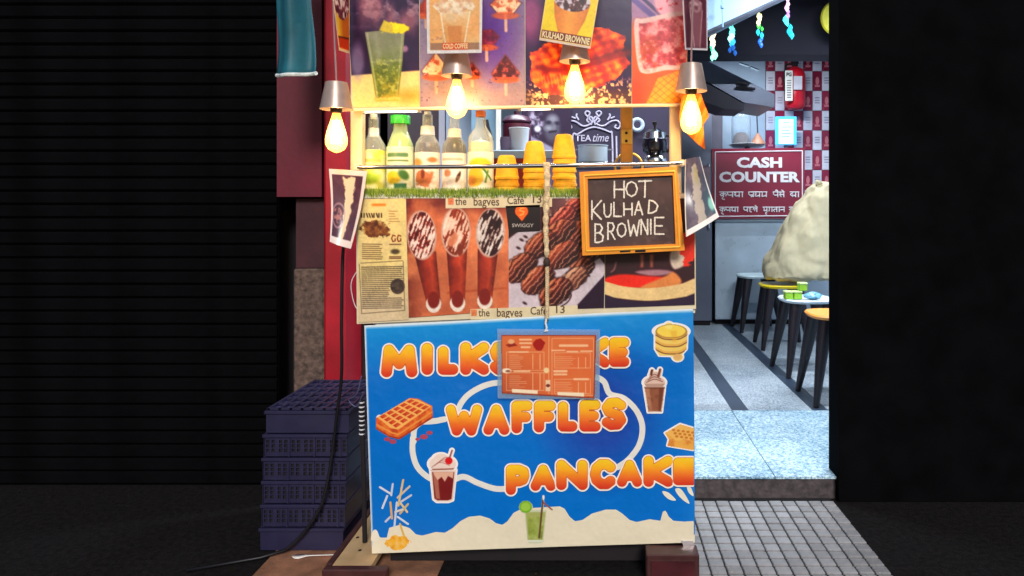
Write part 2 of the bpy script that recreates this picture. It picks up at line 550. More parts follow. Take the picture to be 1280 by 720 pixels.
G_BLUE = granite('granite_border', [(0.46, (62, 92, 116)), (0.57, (118, 158, 184)), (0.66, (176, 204, 220)), (0.76, (226, 236, 240))], 75)
G_GREY = granite('granite_floor', [(0.46, (70, 80, 95)), (0.58, (132, 146, 160)), (0.72, (190, 198, 206))], 95)
G_DARK = granite('granite_strip', [(0.45, (28, 38, 54)), (0.75, (58, 72, 92))], 90)
M_RISER = mat('rough_dark_stone', (70, 62, 64), 0.85, var=0.5, vscale=30, bump=0.8, bscale=40)
M_PAVER = mat('paver_concrete', (140, 139, 142), 0.8, var=0.25, vscale=25, bump=0.35, bscale=150, rnd=0.16, dirt=0.45)
M_TAR = mat('tarmac', (26, 24, 25), 0.95, var=0.4, vscale=40, bump=0.4, bscale=120, spec=0.1)
M_APRON = mat('stained_concrete', (150, 104, 78), 0.9, var=0.3, vscale=14, bump=0.3, bscale=80, dirt=0.7)
M_RED = mat('crimson_paint', (100, 8, 36), 0.6, var=0.25, vscale=3, bump=0.1, bscale=30, dirt=0.5)
M_RED2 = mat('red_column_paint', (165, 14, 34), 0.45, var=0.2, vscale=5, bump=0.08, dirt=0.35)
M_PLAST = mat('brown_plaster', (66, 34, 40), 0.9, var=0.3, vscale=7, bump=0.3, bscale=25)
M_STONE = mat('pitted_stone', (92, 74, 66), 0.9, var=0.6, vscale=34, bump=0.9, bscale=55)
M_BLACK = mat('black_paint', (9, 9, 11), 0.95, var=0.3, vscale=6, spec=0.02)
M_BLUEW = mat('pale_blue_wall', (168, 186, 205), 0.55, var=0.08, vscale=4)
M_DKBLUE = mat('dark_ceiling_paint', (22, 18, 36), 0.8, var=0.2, vscale=4)
M_STEEL = mat('brushed_steel', (176, 190, 204), 0.3, metal=0.12, var=0.1, vscale=5)
M_STEELD = mat('dark_steel', (92, 96, 110), 0.4, metal=0.7, var=0.2, vscale=5)
M_CHROME = mat('polished_steel', (205, 205, 208), 0.16, metal=1.0, var=0.05)
M_WHITEP = mat('white_paint', (232, 228, 220), 0.5, var=0.08, vscale=6, dirt=0.25)
M_CREAM = mat('cream_paint', (226, 208, 172), 0.5, var=0.1, vscale=8, dirt=0.3)
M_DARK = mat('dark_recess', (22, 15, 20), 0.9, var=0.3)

# ---------------------------------------------------------------- ground, paving, platform
struct('ground', MB().quad((-40, -30, 0), (40, -30, 0), (40, 40, 0), (-40, 40, 0)), M_TAR)
FLOORZ = 0.113
mb = MB().box(-1.33, -0.62, 2.35, 3.66, 0.001, 0.006)
struct('concrete_apron', mb, M_APRON)
pav = struct('paving_bed', MB().box(0.2, 1.125, 2.3, 3.505, 0.001, 0.008), mat('paver_joint', (34, 34, 38), 0.9, var=0.3, vscale=50))
pit = 0.0632
ref = MB().box(-pit / 2 + .003, pit / 2 - .003, -pit / 2 + .0068, pit / 2 - .0068, 0, 0.0135, 0.003)
first = None
for i in range(14):
    for j in range(13):
        x = 0.245 + pit * (i + .5); y = 2.70 + pit * (j + .5)
        if x + pit / 2 > 1.13 or y + pit / 2 > 3.515: continue
        loc = (x, y, 0.003 + random.uniform(-.0012, .0012))
        if first is None:
            first = obj('paver', ref, M_PAVER); first.location = loc; first.parent = pav; o = first
        else:
            o = first.copy(); col.objects.link(o); o.location = loc
        o.rotation_euler = (random.uniform(-.012, .012), random.uniform(-.012, .012), random.uniform(-.01, .01))

struct('shop_platform', MB().box(-1.55, 3.2, 3.52, 9.0, 0.0, FLOORZ - .019), M_RISER)
fl = struct('shop_floor', MB().box(-1.54, 3.19, 3.535, 8.99, FLOORZ - .0185, FLOORZ - .014), G_DARK)
xs = [-1.54, -0.62, 0.30, 0.86, 1.78, 3.19]
for a, b in zip(xs[:-1], xs[1:]):
    obj('slab', MB().box(a + .0015, b - .0015, 3.505, 4.65, FLOORZ - .0139, FLOORZ, .002), G_BLUE, fl)
xs2 = [-1.54, -0.7, -.175, .345, .865, None, .97, 1.385, None, 1.485, 1.95, 2.5, 3.19]
for a, b in zip(xs2[:-1], xs2[1:]):
    if a is None or b is None: continue
    for (y0, y1) in ((4.653, 6.3), (6.3, 8.0), (8.0, 8.98)):
        obj('slab', MB().box(a + .0015, b - .0015, y0 + .0015, y1, FLOORZ - .0139, FLOORZ - .0005), G_GREY, fl)
for a, b in ((.865, .97), (1.385, 1.485)):
    obj('inlay_strip', MB().box(a + .001, b - .001, 4.653, 8.98, FLOORZ - .0139, FLOORZ - .001), G_DARK, fl)

# ---------------------------------------------------------------- left side of the street: red wall, stone pier, red column, invented dark shutter
o = tag(obj('red_wall', MB().box(W(346, 0, 3.66).x, W(402, 0, 3.66).x, 3.66, 3.95, W(0, 246, 3.66).z, 4.2), M_RED), 'crimson painted wall above the stone pier at far left', 'wall')
o = tag(obj('red_column', MB().box(W(404, 0, 3.56).x, W(431, 0, 3.56).x, 3.56, 3.82, 0.006, 4.2, .012), M_RED2), 'narrow red column between stone pier and the food cart', 'column')
pier = thing('stone_pier', (W(386, 0, 3.7).x, 3.75, 0), 'squat pier of pitted stone with brown plaster top under red wall', 'pier')
obj('plaster_block', MB().box(W(369, 0, 3.7).x, W(404, 0, 3.7).x, 3.71, 3.94, W(0, 335, 3.7).z, W(0, 247, 3.7).z - .005), M_PLAST, pier)
obj('stone_block', MB().box(W(367, 0, 3.7).x, W(405, 0, 3.7).x, 3.695, 3.94, 0.006, W(0, 335, 3.7).z - .004, .008), M_STONE, pier)
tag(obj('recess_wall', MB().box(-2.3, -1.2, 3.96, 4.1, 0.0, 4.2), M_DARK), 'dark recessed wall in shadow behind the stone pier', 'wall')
tag(obj('dividing_wall', MB().box(W(432, 0, 3.6).x, W(448, 0, 3.6).x + .0, 3.83, 9.0, 0.0, 4.2), mat('dark_brown_wall', (44, 22, 28), 0.85, var=0.3)), 'dark side wall dividing the shop from the red column', 'wall')
sh = thing('added_shutter', (-2.4, 3.7, 0), 'invented black roller shutter closing off the far left', 'shutter')  # invented shutter, near black to keep the far left dark
slat = MB()
prof = [(0, 0), (-.012, .01), (-.012, .055), (0, .065)]
x0, x1 = -4.2, W(345, 0, 3.66).x
vs = []
for px_ in (x0, x1):
    for (dy, dz) in prof: vs.append((px_, 3.68 + dy, dz))
slat.add(vs, [(0, 1, 5, 4), (1, 2, 6, 5), (2, 3, 7, 6), (0, 4, 7, 3), (0, 3, 2, 1), (4, 5, 6, 7)])
s0 = None
for k in range(58):
    if s0 is None:
        s0 = obj('slat', slat, M_BLACK, None); s0.parent = sh; s0.location = (2.4, -3.7, .01)
    else:
        c = s0.copy(); col.objects.link(c); c.location = (2.4, -3.7, .01 + k * .068)
obj('backing', MB().box(x0, x1, 3.69, 3.72, 0, 4.2), M_BLACK, sh)

# teal tarpaulin at the top left
tp = thing('teal_tarpaulin', W(372, 97, 3.2), 'teal tarpaulin with white hem hanging at top left', 'tarpaulin')
def tarp_x(v): return 389 + 9 * max(0, v - .45) ** 1.3 * 2.2
N1, N2 = 14, 26
vs = []; fs = []
for j in range(N2 + 1):
    v = j / N2; py = -130 + v * 225
    for i in range(N1 + 1):
        u = i / N1; px = 348 + u * (tarp_x(v) - 348)
        p = W(px, py + 2 * math.sin(u * 5), 3.2); p.y += .03 * math.sin(u * 7 + v * 2) + .02 * math.sin(v * 9) - .05 * v
        vs.append(p)
for j in range(N2):
    for i in range(N1):
        a = j * (N1 + 1) + i; fs.append((a, a + 1, a + N1 + 2, a + N1 + 1))
tw = obj('cloth', MB().add(vs, fs), mat('teal_cloth', (18, 92, 110), 0.6, var=0.4, vscale=3.5, bump=0.15), tp, smooth='all')
sm = tw.modifiers.new('thickness', 'SOLIDIFY'); sm.thickness = .004
obj('hem', MB().tube([vs[N2 * (N1 + 1) + i] for i in range(N1 + 1)], .009), mat('white_hem', (210, 220, 222), 0.7, var=0.3, vscale=60), tp, smooth=True)

# ---------------------------------------------------------------- shop interior shell
tag(obj('back_wall', MB().box(-1.5, 3.2, 8.6, 8.8, 0.0, 3.3), M_BLUEW), kind='structure')
tag(obj('side_wall', MB().box(3.05, 3.2, 4.0, 8.59, FLOORZ, 3.3), M_BLUEW), kind='structure')
tag(obj('ceiling', MB().box(-1.5, 3.2, 4.0, 8.8, 3.3, 3.42), M_DKBLUE), kind='structure')
tag(obj('added_pier', MB().box(W(1036, 0, 3.62).x, 3.6, 3.47, 3.62, 0.006, 4.2), M_BLACK), 'invented black pier closing off the right of the shop entrance', 'pier')  # invented pier, black so the right side stays dark
tag(obj('shop_lintel', MB().box(-1.0, W(1036, 0, 3.6).x, 3.7, 3.98, 2.85, 4.2), M_BLACK), 'dark lintel above the shop entrance', 'lintel')

# pale board with slanting lower edge under the ceiling
bd = [W(830, 66, 5.2), W(888, 44, 5.2), W(980, -1, 5.2), W(1010, -18, 5.2), W(1010, -70, 5.2), W(830, -70, 5.2)]
ob = thing('slanted_board', W(890, 20, 5.2), 'pale blue board with slanting lower edge under shop ceiling', 'board')
obj('panel', MB().prism(bd, (0, .05, 0)), mat('pale_blue_board', (128, 156, 180), 0.6, var=0.06, vscale=3), ob)
e0, e1 = W(829, 67, 5.19), W(1011, -17, 5.19)
obj('edge_trim', MB().tube([e0, e1], .02, 6), M_STEELD, ob)
obj('pull_chain', MB().tube([W(903, -60, 5.12), W(903, 8, 5.12), W(903.5, 34, 5.12)], .006, 6).lathe([(.001, 0), (.014, .01), (.014, .03), (.001, .04)], W(903, 12, 5.12), 10), mat('blue_cord', (110, 150, 190), 0.6), ob)

# beam and cooker hood
tag(obj('ceiling_beam', MB().box(.62, 3.04, 6.3, 6.6, W(0, 68, 6.3).z, 3.3), M_DKBLUE), 'dark beam crossing the shop ceiling behind the coloured lights', 'beam')
hd = thing('cooker_hood', W(920, 105, 6.9), 'grey sloping steel cooker hood at the back of the shop', 'hood')
hp = [W(850, 66, 6.9), W(880, 74, 6.9), W(968, 118, 6.9), W(968, 134, 6.9), W(930, 128, 6.9), W(878, 99, 6.9), W(850, 92, 6.9)]
obj('canopy', MB().prism(hp, (0, .7, 0)), M_STEELD, hd)
lip = [W(850, 94, 6.88), W(878, 101, 6.88), W(930, 130, 6.88), W(930, 137, 6.88), W(905, 136, 6.88), W(850, 116, 6.88)]
obj('filter_band', MB().prism(lip, (0, .5, 0)), mat('dark_hood_band', (38, 32, 48), 0.6), hd)
for k, (a, b) in enumerate((((924, 79), (936, 83)), ((938, 84), (948, 88)), ((922, 103), (936, 106)), ((920, 109), (944, 111)))):
    obj('handle', MB().tube([W(*a, 6.86), W(*b, 6.86)], .012, 6), M_CHROME if k < 2 else M_DARK, hd)

# tiled wall panel: every tile its own piece
tw = thing('tiled_panel', W(1000, 300, 8.58), 'chequered maroon and white tiled panel beside the extinguisher', 'tiled wall')
tx0, tx1, ty0, ty1 = 957, 1062, 15, 262
a, b = W(tx0, ty1, 8.58), W(tx1, ty0, 8.58)
obj('grout', MB().box(a.x, b.x, 8.575, 8.598, a.z, b.z), mat('grout', (120, 110, 122), 0.9), tw)
TM = mat('maroon_tile', (138, 26, 58), 0.25, var=0.15, rnd=0.15)
TWm = mat('white_tile', (206, 204, 216), 0.25, var=0.08, rnd=0.1)
ncol, nrow = 9, 10
cw, chh = (b.x - a.x) / ncol, (b.z - a.z) / nrow
tref = MB().box(-cw / 2 + .003, cw / 2 - .003, -.008, .004, -chh / 2 + .003, chh / 2 - .003, .003)
tiles = {}
mot = MB()
for k in range(10):
    an = k / 10 * 2 * math.pi
for i in range(ncol):
    for j in range(nrow):
        mm = (i + j) % 2
        if mm not in tiles:
            t = obj('tile', tref, TM if mm else TWm); tiles[mm] = t
        else:
            t = tiles[mm].copy(); col.objects.link(t)
        t.parent = tw; t.location = Vector((a.x + cw * (i + .5), 8.574, a.z + chh * (j + .5))) - tw.location
        # little printed motif on the tile
        cxm, czm = a.x + cw * (i + .5), a.z + chh * (j + .5)
        me_ = MB()
        if mm:
            n = 10
            me_.add([(cxm + .022 * math.cos(q / n * 6.283), 8.5645, czm + .05 * math.sin(q / n * 6.283)) for q in range(n)], [tuple(range(n))])
            me_.add([(cxm + .03 * sx, 8.5642, czm - .06 + .012 * sz) for sx, sz in ((-1, -1), (1, -1), (1, 1), (-1, 1))], [(0, 1, 2, 3)])
            obj('motif', me_, mat('motif_pink', (196, 110, 120), 0.4), t).location = (0, 0, 0)
        else:
            for q in range(3):
                me_.add([(cxm + .028 * sx, 8.5642, czm + .035 - .03 * q + .007 * sz) for sx, sz in ((-1, -1), (1, -1), (1, 1), (-1, 1))], [(0, 1, 2, 3)])
            obj('motif', me_, mat('motif_grey', (150, 140, 160), 0.4), t)

# steel counter at the back
sc1 = thing('steel_counter', (W(960, 0, 8.06).x, 8.3, FLOORZ), 'tall brushed steel cash counter at the back of the shop', 'counter')
obj('front_panel', MB().box(W(894, 0, 8.06).x, 2.9, 8.06, 8.09, FLOORZ + .06, W(0, 277, 8.06).z, .006), M_STEEL, sc1)
obj('body', MB().box(W(895, 0, 8.06).x, 2.9, 8.092, 8.55, FLOORZ + .05, W(0, 277, 8.06).z - .01), M_STEELD, sc1)
obj('worktop', MB().box(W(893, 0, 8.03).x, 2.95, 8.02, 8.57, W(0, 277, 8.06).z + .001, W(0, 273.5, 8.06).z, .006), M_STEEL, sc1)
obj('plinth', MB().box(W(896, 0, 8.06).x, 2.88, 8.12, 8.5, FLOORZ, FLOORZ + .049), M_DARK, sc1)
fr = thing('steel_fridge', (W(872, 0, 7.95).x, 8.2, FLOORZ), 'narrow dark grey steel fridge beside the cash counter', 'fridge')
obj('body', MB().box(W(838, 0, 8).x, W(890, 0, 8).x, 8.0, 8.55, FLOORZ + .05, W(0, 128, 8).z, .008), mat('fridge_grey', (104, 108, 124), 0.4, metal=0.4, var=0.12, vscale=3), fr)
obj('plinth', MB().box(W(840, 0, 8).x, W(888, 0, 8).x, 8.02, 8.5, FLOORZ, FLOORZ + .049), M_DARK, fr)
obj('handle', MB().tube([W(886, 205, 7.96), W(886, 285, 7.96)], .012, 8), M_CHROME, fr)
dp = tag(obj('dark_panel', MB().box(W(878, 0, 8).x + .08, W(909, 0, 8).x, 8.3, 8.56, 1.3, W(0, 130, 8).z), mat('grey_panel', (74, 70, 84), 0.5)), 'dark grey panel standing between fridge and cash counter niche', 'panel')

# ---------------------------------------------------------------- the food cart
PR_V = print_mat('vinyl_print', 0.3, 0.5, 0.08, wave=0.28)
PR_P = print_mat('paper_print', 0.42, 0.4, wave=0.06)
PR_G = print_mat('gloss_print', 0.28, 0.5, wave=0.04)
YB, YD, YS = 2.80, 2.816, 2.80
M_WOOD = mat('orange_wood', (214, 138, 44), 0.55, var=0.25, vscale=10, bump=0.1)
M_FRAME = mat('brown_angle_iron', (74, 38, 38), 0.5, metal=0.2, var=0.3, vscale=12, dirt=0.4)
cart = thing('food_cart', (-.27, 3.1, 0), 'white street food cart with printed panels and warm bulbs', 'food cart')
zc = W(0, 400, YD).z
obj('counter_body', MB().box(W(468, 0, 2.84).x, W(862, 0, 2.84).x, 2.832, 3.42, .16, zc + .02, .01), M_WHITEP, cart)
obj('counter_front', MB().prism([W(445, 248, 2.82), W(869, 241, 2.82), W(870, 386, 2.82), W(446, 405, 2.82)], (0, .011, 0)), M_CREAM, cart)
obj('counter_side', MB().box(W(446, 0, 2.832).x, W(449, 0, 2.832).x, 2.8325, 3.3, zc + .025, 1.455), M_CREAM, cart)
obj('counter_side', MB().box(W(866.5, 0, 2.832).x, W(869, 0, 2.832).x, 2.8325, 3.3, zc + .025, 1.455), M_CREAM, cart)
ZS = 1.476
obj('shelf', MB().box(W(449, 0, 2.83).x, W(866, 0, 2.83).x, 2.815, 3.10, ZS - .018, ZS), M_WHITEP, cart)
obj('post', MB().box(W(437, 0, 2.83).x, W(452, 0, 2.83).x, 2.835, 2.88, ZS + .001, 2.42, .004), M_CREAM, cart)
obj('post', MB().box(W(838, 0, 2.83).x, W(852, 0, 2.83).x, 2.835, 2.88, ZS + .001, 2.42, .004), M_CREAM, cart)
pw = obj('post', MB().box(W(776, 0, 3.38).x, W(791, 0, 3.38).x, 3.38, 3.42, zc + .02, 2.42, .004), M_WOOD, cart)
obj('joint_plate', MB().box(W(776.5, 0, 3.37).x, W(790.5, 0, 3.37).x, 3.366, 3.379, W(0, 180, 3.37).z, W(0, 162, 3.37).z, .003), mat('yellow_wood', (232, 172, 60), 0.5), pw)
for py in (166, 176):
    obj('bolt', MB().lathe([(.001, -.004), (.006, -.004), (.007, 0), (.007, .002)], (W(783, 0, 3.36).x, 3.366, W(0, py, 3.36).z), 10, axis='y'), M_DARK, pw)
obj('roof', MB().box(W(432, 0, 2.8).x, W(862, 0, 2.8).x, 2.84, 3.45, 2.425, 2.46), M_CREAM, cart)
rl = [W(447, 209, 2.79), W(560, 208.5, 2.79), W(700, 207, 2.79), W(853, 203.5, 2.79)]
rail = obj('rail', MB().tube(rl, .0085, 12), M_CHROME, cart, smooth=True)
for x, y in ((447, 209), (853, 203.5)):
    obj('rail_bracket', MB().box(W(x - 4, 0, 2.79).x, W(x + 3, 0, 2.79).x, 2.785, 2.834, W(0, y + 4, 2.79).z, W(0, y - 4, 2.79).z, .003), M_CREAM, rail)
for x in (549.5, 584):
    obj('shelf_rod', MB().tube([W(x, 208, 2.8), W(x, 241, 2.8)], .0028, 8), M_CHROME, cart)
obj('base_board', MB().box(-1.005, W(472, 0, 2.8).x, 2.72, 3.44, .045, .07), mat('plywood', (196, 164, 120), 0.7, var=0.2, vscale=7, dirt=0.35), cart)
for px, py in ((447, 672), (450, 688), (453, 655)):
    p = W(px, py, 900 * (EYE - .07) / (py - VY)); obj('screw', MB().lathe([(.007, .0002), (.007, .0015)], (p.x, p.y, .07), 10), M_DARK, cart)
obj('base_frame', MB().box(-1.03, W(485, 0, 2.7).x, 2.68, 2.718, .0, .072, .004), M_FRAME, cart)
obj('base_frame', MB().box(-1.03, -1.006, 2.72, 3.44, .02, .076, .003), M_FRAME, cart)
lg = obj('leg', MB().box(W(808, 0, 2.72).x, W(874, 0, 2.72).x, 2.715, 2.80, .0, W(0, 693, 2.72).z, .004), M_FRAME, cart)
obj('leg_plate', MB().box(W(814, 0, 2.71).x, W(868, 0, 2.71).x, 2.708, 2.7149, .004, W(0, 702, 2.71).z), mat('maroon_plate', (70, 26, 32), 0.35, var=0.4, vscale=9), lg)
obj('leg', MB().box(W(470, 0, 2.82).x, W(486, 0, 2.82).x, 2.82, 2.86, .07, .17), M_FRAME, cart)
obj('underside', MB().box(W(490, 0, 2.9).x, W(860, 0, 2.9).x, 2.88, 3.4, .01, .155), M_DARK, cart)
obj('bracket', MB().prism([W(852, 676, 2.79), W(866, 676, 2.79), W(872, 693, 2.79), W(858, 693, 2.79)], (0, .03, 0)), M_CHROME, cart)

# pictures on the front of the counter -------------------------------------------------
def fD(lay=0): return lambda x, y: W(x, y, YD - .0008 * lay)
ST = 0.9
# newspaper cutting
c = Qv([(447, 249), (507, 248), (511, 399.5), (448, 403)], 0.8, (226, 208, 160))
n = c.nz(18, 3); c.m((n - .35) * .8, (236, 216, 150)); c.m(np.clip((c.Y - 330) / 90, 0, .6), (206, 190, 176))
c.line([(466, 256), (481, 256)], 3, (226, 140, 60), 2)
for k, w in enumerate((30, 5, 22)): pass
rs = np.random.RandomState(4)
for x in np.arange(452, 478, 3.1):
    c.line([(x, 267), (x + rs.choice([0, 1.5]), 271.5)], 1.6, (60, 40, 24), 1)
for k in range(5):
    c.line([(486, 264 + 3.2 * k), (486 + rs.uniform(6, 14), 264 + 3.2 * k)], .9, (150, 110, 70), 1, .8)
m_ = sd_ell(c.X, c.Y, 468, 286, 17, 10) + (c.nz(6, 8) - .5) * 14
c.grad(np.clip(.5 - m_ / 2, 0, 1), c.nz(5, 2), [(0, (40, 22, 14)), (.45, (110, 66, 40)), (1, (196, 150, 90))])
for k in range(8):
    c.line([(453, 305 + 2.6 * k), (477 + rs.uniform(-3, 2), 305.5 + 2.6 * k)], 1.1, (96, 72, 50), 1, .85)
for gx in (491, 498):
    c.line([(gx + 3, 295), (gx, 294), (gx - 1.5, 298), (gx, 302), (gx + 3, 301), (gx + 3, 298.5)], 1.4, (120, 36, 24), 1)
for yy in (305.5, 321, 323): c.line([(487, yy), (501, yy)], 1.4, (90, 50, 36), 1, .8)
c.ell(494, 314.5, 5.5, 3.2, (92, 78, 56), 2)
c.line([(451, 329), (503, 326)], .8, (110, 90, 70), 1)
for k in range(22):
    y = 334 + 2.45 * k; x0 = 452 + .06 * k
    xx = x0
    xe = 504 if not (9 < k < 16) else 487
    while xx < xe - 2:
        w = rs.uniform(2, 7); c.line([(xx, y - .015 * (xx - 450)), (min(xx + w, xe), y - .015 * (xx - 450))], 1.2, (84, 70, 58), 1, .8 if k > 1 else 1); xx += w + 1.4
c.ell(497, 358, 9, 9.5, (60, 48, 46), 1.5); c.grad(np.clip(.5 - sd_ell(c.X, c.Y, 497, 358, 8, 8.5), 0, 1) * .7, c.nz(3, 5), [(0, (30, 26, 30)), (1, (150, 130, 110))])
c.line([(449, 330), (452, 392), (506, 388), (504, 327)], .9, (120, 104, 84), 1)
photo_finish(c, 501)
obj_news = cv_mesh('newspaper_print', c, fD(1), PR_P, cart)
obj_news['label'] = 'yellowed newspaper cutting with text columns'

# chocolate spoons picture
c = Qv([(507.6, 248), (635, 246), (636, 388), (511, 397)], ST, (214, 140, 104))
c.m(np.clip((535 - c.X) / 30, 0, 1), (112, 52, 44)); c.m(np.clip((275 - c.Y) / 24, 0, .85), (104, 44, 40))
c.m(np.clip((c.nz(26, 5) - .45) * 2, 0, .6), (246, 178, 130)); c.m(np.clip((c.nz(40, 6) - .5) * 2, 0, .5), (170, 92, 66))
c.line([(560, 366), (632, 360)], 2, (170, 80, 44), 3, .6)
for k, (cx, cy, hx, bx, by, sd_) in enumerate(((527, 294, 531, 542, 390, 1), (570, 290, 571, 572, 389, 2), (613, 291, 610, 606, 386, 3))):
    wt = 13 if k else 14
    hpoly = [(hx - wt, cy + 20), (hx + wt, cy + 20), (bx + 9, by - 12), (bx + 8, by - 2), (bx - 8, by - 2), (bx - 9, by - 12)]
    d = sd_poly(c.X, c.Y, hpoly)
    t = np.clip((c.X - (hx + (bx - hx) * (c.Y - cy) / (by - cy))) / 13, -1, 1)
    c.grad(np.clip(.5 - d, 0, 1), .5 + .5 * t + (c.nz(8, 9 + k) - .5) * .3, [(0, (92, 30, 26)), (.35, (176, 74, 54)), (.65, (206, 98, 68)), (1, (98, 34, 28))])
    c.sd(np.maximum(d, -(c.Y - 330)), (80, 26, 24), 30, .35)
    c.ell(bx, by - 10, 9.5, 11, (238, 226, 214), 1.2); c.ell(bx, by - 15, 7.5, 10.5, (128, 44, 36), 1.5)
    db = sd_ell(c.X, c.Y, cx, cy, 18.5, 31, -.06 + .06 * k)
    c.sd(db, (210, 178, 164), 1.5)
    db2 = sd_ell(c.X, c.Y, cx, cy, 16.5, 29)
    v = vnoise(c.X + .35 * c.Y, c.Y * .55, 7, 20 + sd_, 4, .65) + .08 * np.sin(c.X * 1.3 + c.Y * .45)
    stops = [(0, (44, 12, 18)), (.42, (96, 24, 26)), (.5, (150, 66, 56)), (.56, (238, 214, 202)), (1, (252, 244, 236))]
    if k == 2: stops = [(0, (26, 10, 14)), (.5, (58, 22, 26)), (.56, (150, 122, 116)), (.64, (226, 214, 206)), (1, (240, 232, 226))]
    if k == 1: stops = [(0, (90, 40, 30)), (.4, (150, 70, 48)), (.5, (236, 200, 180)), (1, (250, 240, 228))]
    c.grad(np.clip(.5 - db2, 0, 1), v, stops)
    if k == 1: c.ell(566, 300, 5, 9, (214, 150, 120), 1.5, .9, .5); c.ell(575, 312, 4, 8, (128, 62, 44), 1.5)
photo_finish(c, 502)
cv_mesh('spoons_print', c, fD(1), PR_P, cart)['label'] = 'printed photo of three chocolate spoons'

# chocolate puffs picture
c = Qv([(635.5, 246), (757, 243), (755, 385), (636, 388)], ST, (54, 24, 34))
c.m(np.clip((c.X - 660) / 80, 0, .6) * np.clip((330 - c.Y) / 60, 0, 1), (170, 130, 124))
c.poly([(634, 300), (650, 288), (720, 288), (756, 330), (756, 345), (716, 390), (640, 394), (632, 380)], (214, 202, 206), 2)
c.m(np.clip((c.nz(14, 4) - .62) * 6, 0, .8) * (c.Y < 270), (240, 226, 214))
c.poly([(712, 392), (757, 342), (760, 396)], (46, 14, 46), 1.5)
for (x, y) in ((652, 300), (657, 296), (660, 303), (648, 310), (731, 341), (735, 344), (656, 379)): c.ell(x, y, 3, 1.6, (58, 30, 34), 1.5, .9, .5)
balls = [(722, 256, 15, 1), (704, 274, 16, 1), (726, 290, 17, 0), (700, 290, 16, 0), (676, 306, 17, 0), (738, 314, 15, 0), (704, 318, 18, 0), (728, 334, 13, 0), (718, 348, 14, 2), (651, 334, 18, 0), (673, 350, 18, 0), (694, 366, 18, 0)]
for k, (x, y, r, kind) in enumerate(balls):
    d = sd_ell(c.X, c.Y, x, y, r * 1.3, r * .86, -.65) + (c.nz(9, 60 + k) - .5) * 5
    li = np.clip(.5 - ((c.X - x) + (c.Y - y)) / (2.2 * r), 0, 1)
    st = [(0, (38, 12, 16)), (.45, (98, 42, 36)), (.8, (176, 98, 70)), (1, (206, 142, 110))]
    if kind == 1: st = [(0, (60, 12, 20)), (.5, (130, 40, 40)), (.85, (190, 90, 76)), (1, (240, 190, 170))]
    if kind == 2: st = [(0, (96, 58, 50)), (.6, (176, 128, 106)), (1, (222, 190, 164))]
    c.grad(np.clip(.5 - d / 1.6, 0, 1), li, st)
    if kind != 9:
        s = np.sin((c.X * .75 + c.Y * .62) * 1.15 + (c.nz(12, 30 + k) - .5) * 9)
        c.m(np.clip(.5 - d / 1.6, 0, 1) * np.clip((s - .3) * 2.0, 0, .85) * np.clip((c.nz(10, 90 + k) - .3) * 4, .3, 1), (52, 16, 18))
        c.m(np.clip(.5 - d / 1.6, 0, 1) * np.clip((-s - .82) * 5, 0, .7), (232, 184, 160))
    c.sd(np.abs(d) - .6, (36, 10, 14), 2, .6)
c.line(spline([(700, 384), (709, 378), (714, 370), (712, 364)]), 1.6, (60, 26, 30), 1)
photo_finish(c, 503)
cv_mesh('puffs_print', c, fD(1), PR_P, cart)['label'] = 'printed photo of chocolate striped puffs on a white plate'

# cake picture
c = Qv([(757.5, 243), (868, 241.5), (868.5, 381), (756, 385)], ST, (58, 22, 34))
c.m(np.clip((c.nz(24, 7) - .5) * 2, 0, .6), (96, 40, 44))
c.poly(spline([(838, 316), (860, 300), (866, 318), (858, 330), (842, 336)], 6, True), (222, 206, 190), 3)
c.m(np.clip(.5 - (sd_ell(c.X, c.Y, 861, 312, 10, 22) + (c.nz(7, 9) - .5) * 14) / 2, 0, 1), (214, 68, 44))
for x in (800, 812): c.poly([(x, 318), (x + 5, 318), (x + 4, 334), (x + 1, 334)], (168, 112, 92), 3)
c.line(spline([(770, 328), (768, 336), (764, 340)]), 2, (150, 110, 104), 2)
c.poly(spline([(794, 340), (815, 337), (836, 338), (840, 342), (815, 345)], 6, True), (176, 140, 146), 3)
c.m(np.clip(.5 - sd_poly(c.X, c.Y, spline([(752, 350), (775, 343), (810, 345), (835, 348), (800, 360), (760, 356)], 6, True)) / 3, 0, 1), (216, 58, 34))
c.poly(spline([(800, 360), (830, 346), (842, 340), (852, 352), (840, 360)], 6, True), (214, 148, 96), 3)
c.poly(spline([(752, 352), (780, 358), (815, 360), (850, 355), (872, 348), (874, 366), (850, 372), (812, 376), (775, 373), (752, 368)], 6, True), (232, 206, 160), 1.5)
c.poly(spline([(752, 369), (775, 374), (812, 377), (850, 373), (874, 367), (874, 395), (752, 396)], 4, True), (52, 32, 60), 1.5)
photo_finish(c, 504)
cv_mesh('cake_print', c, fD(1), PR_P, cart)['label'] = 'printed photo of a layered cake'

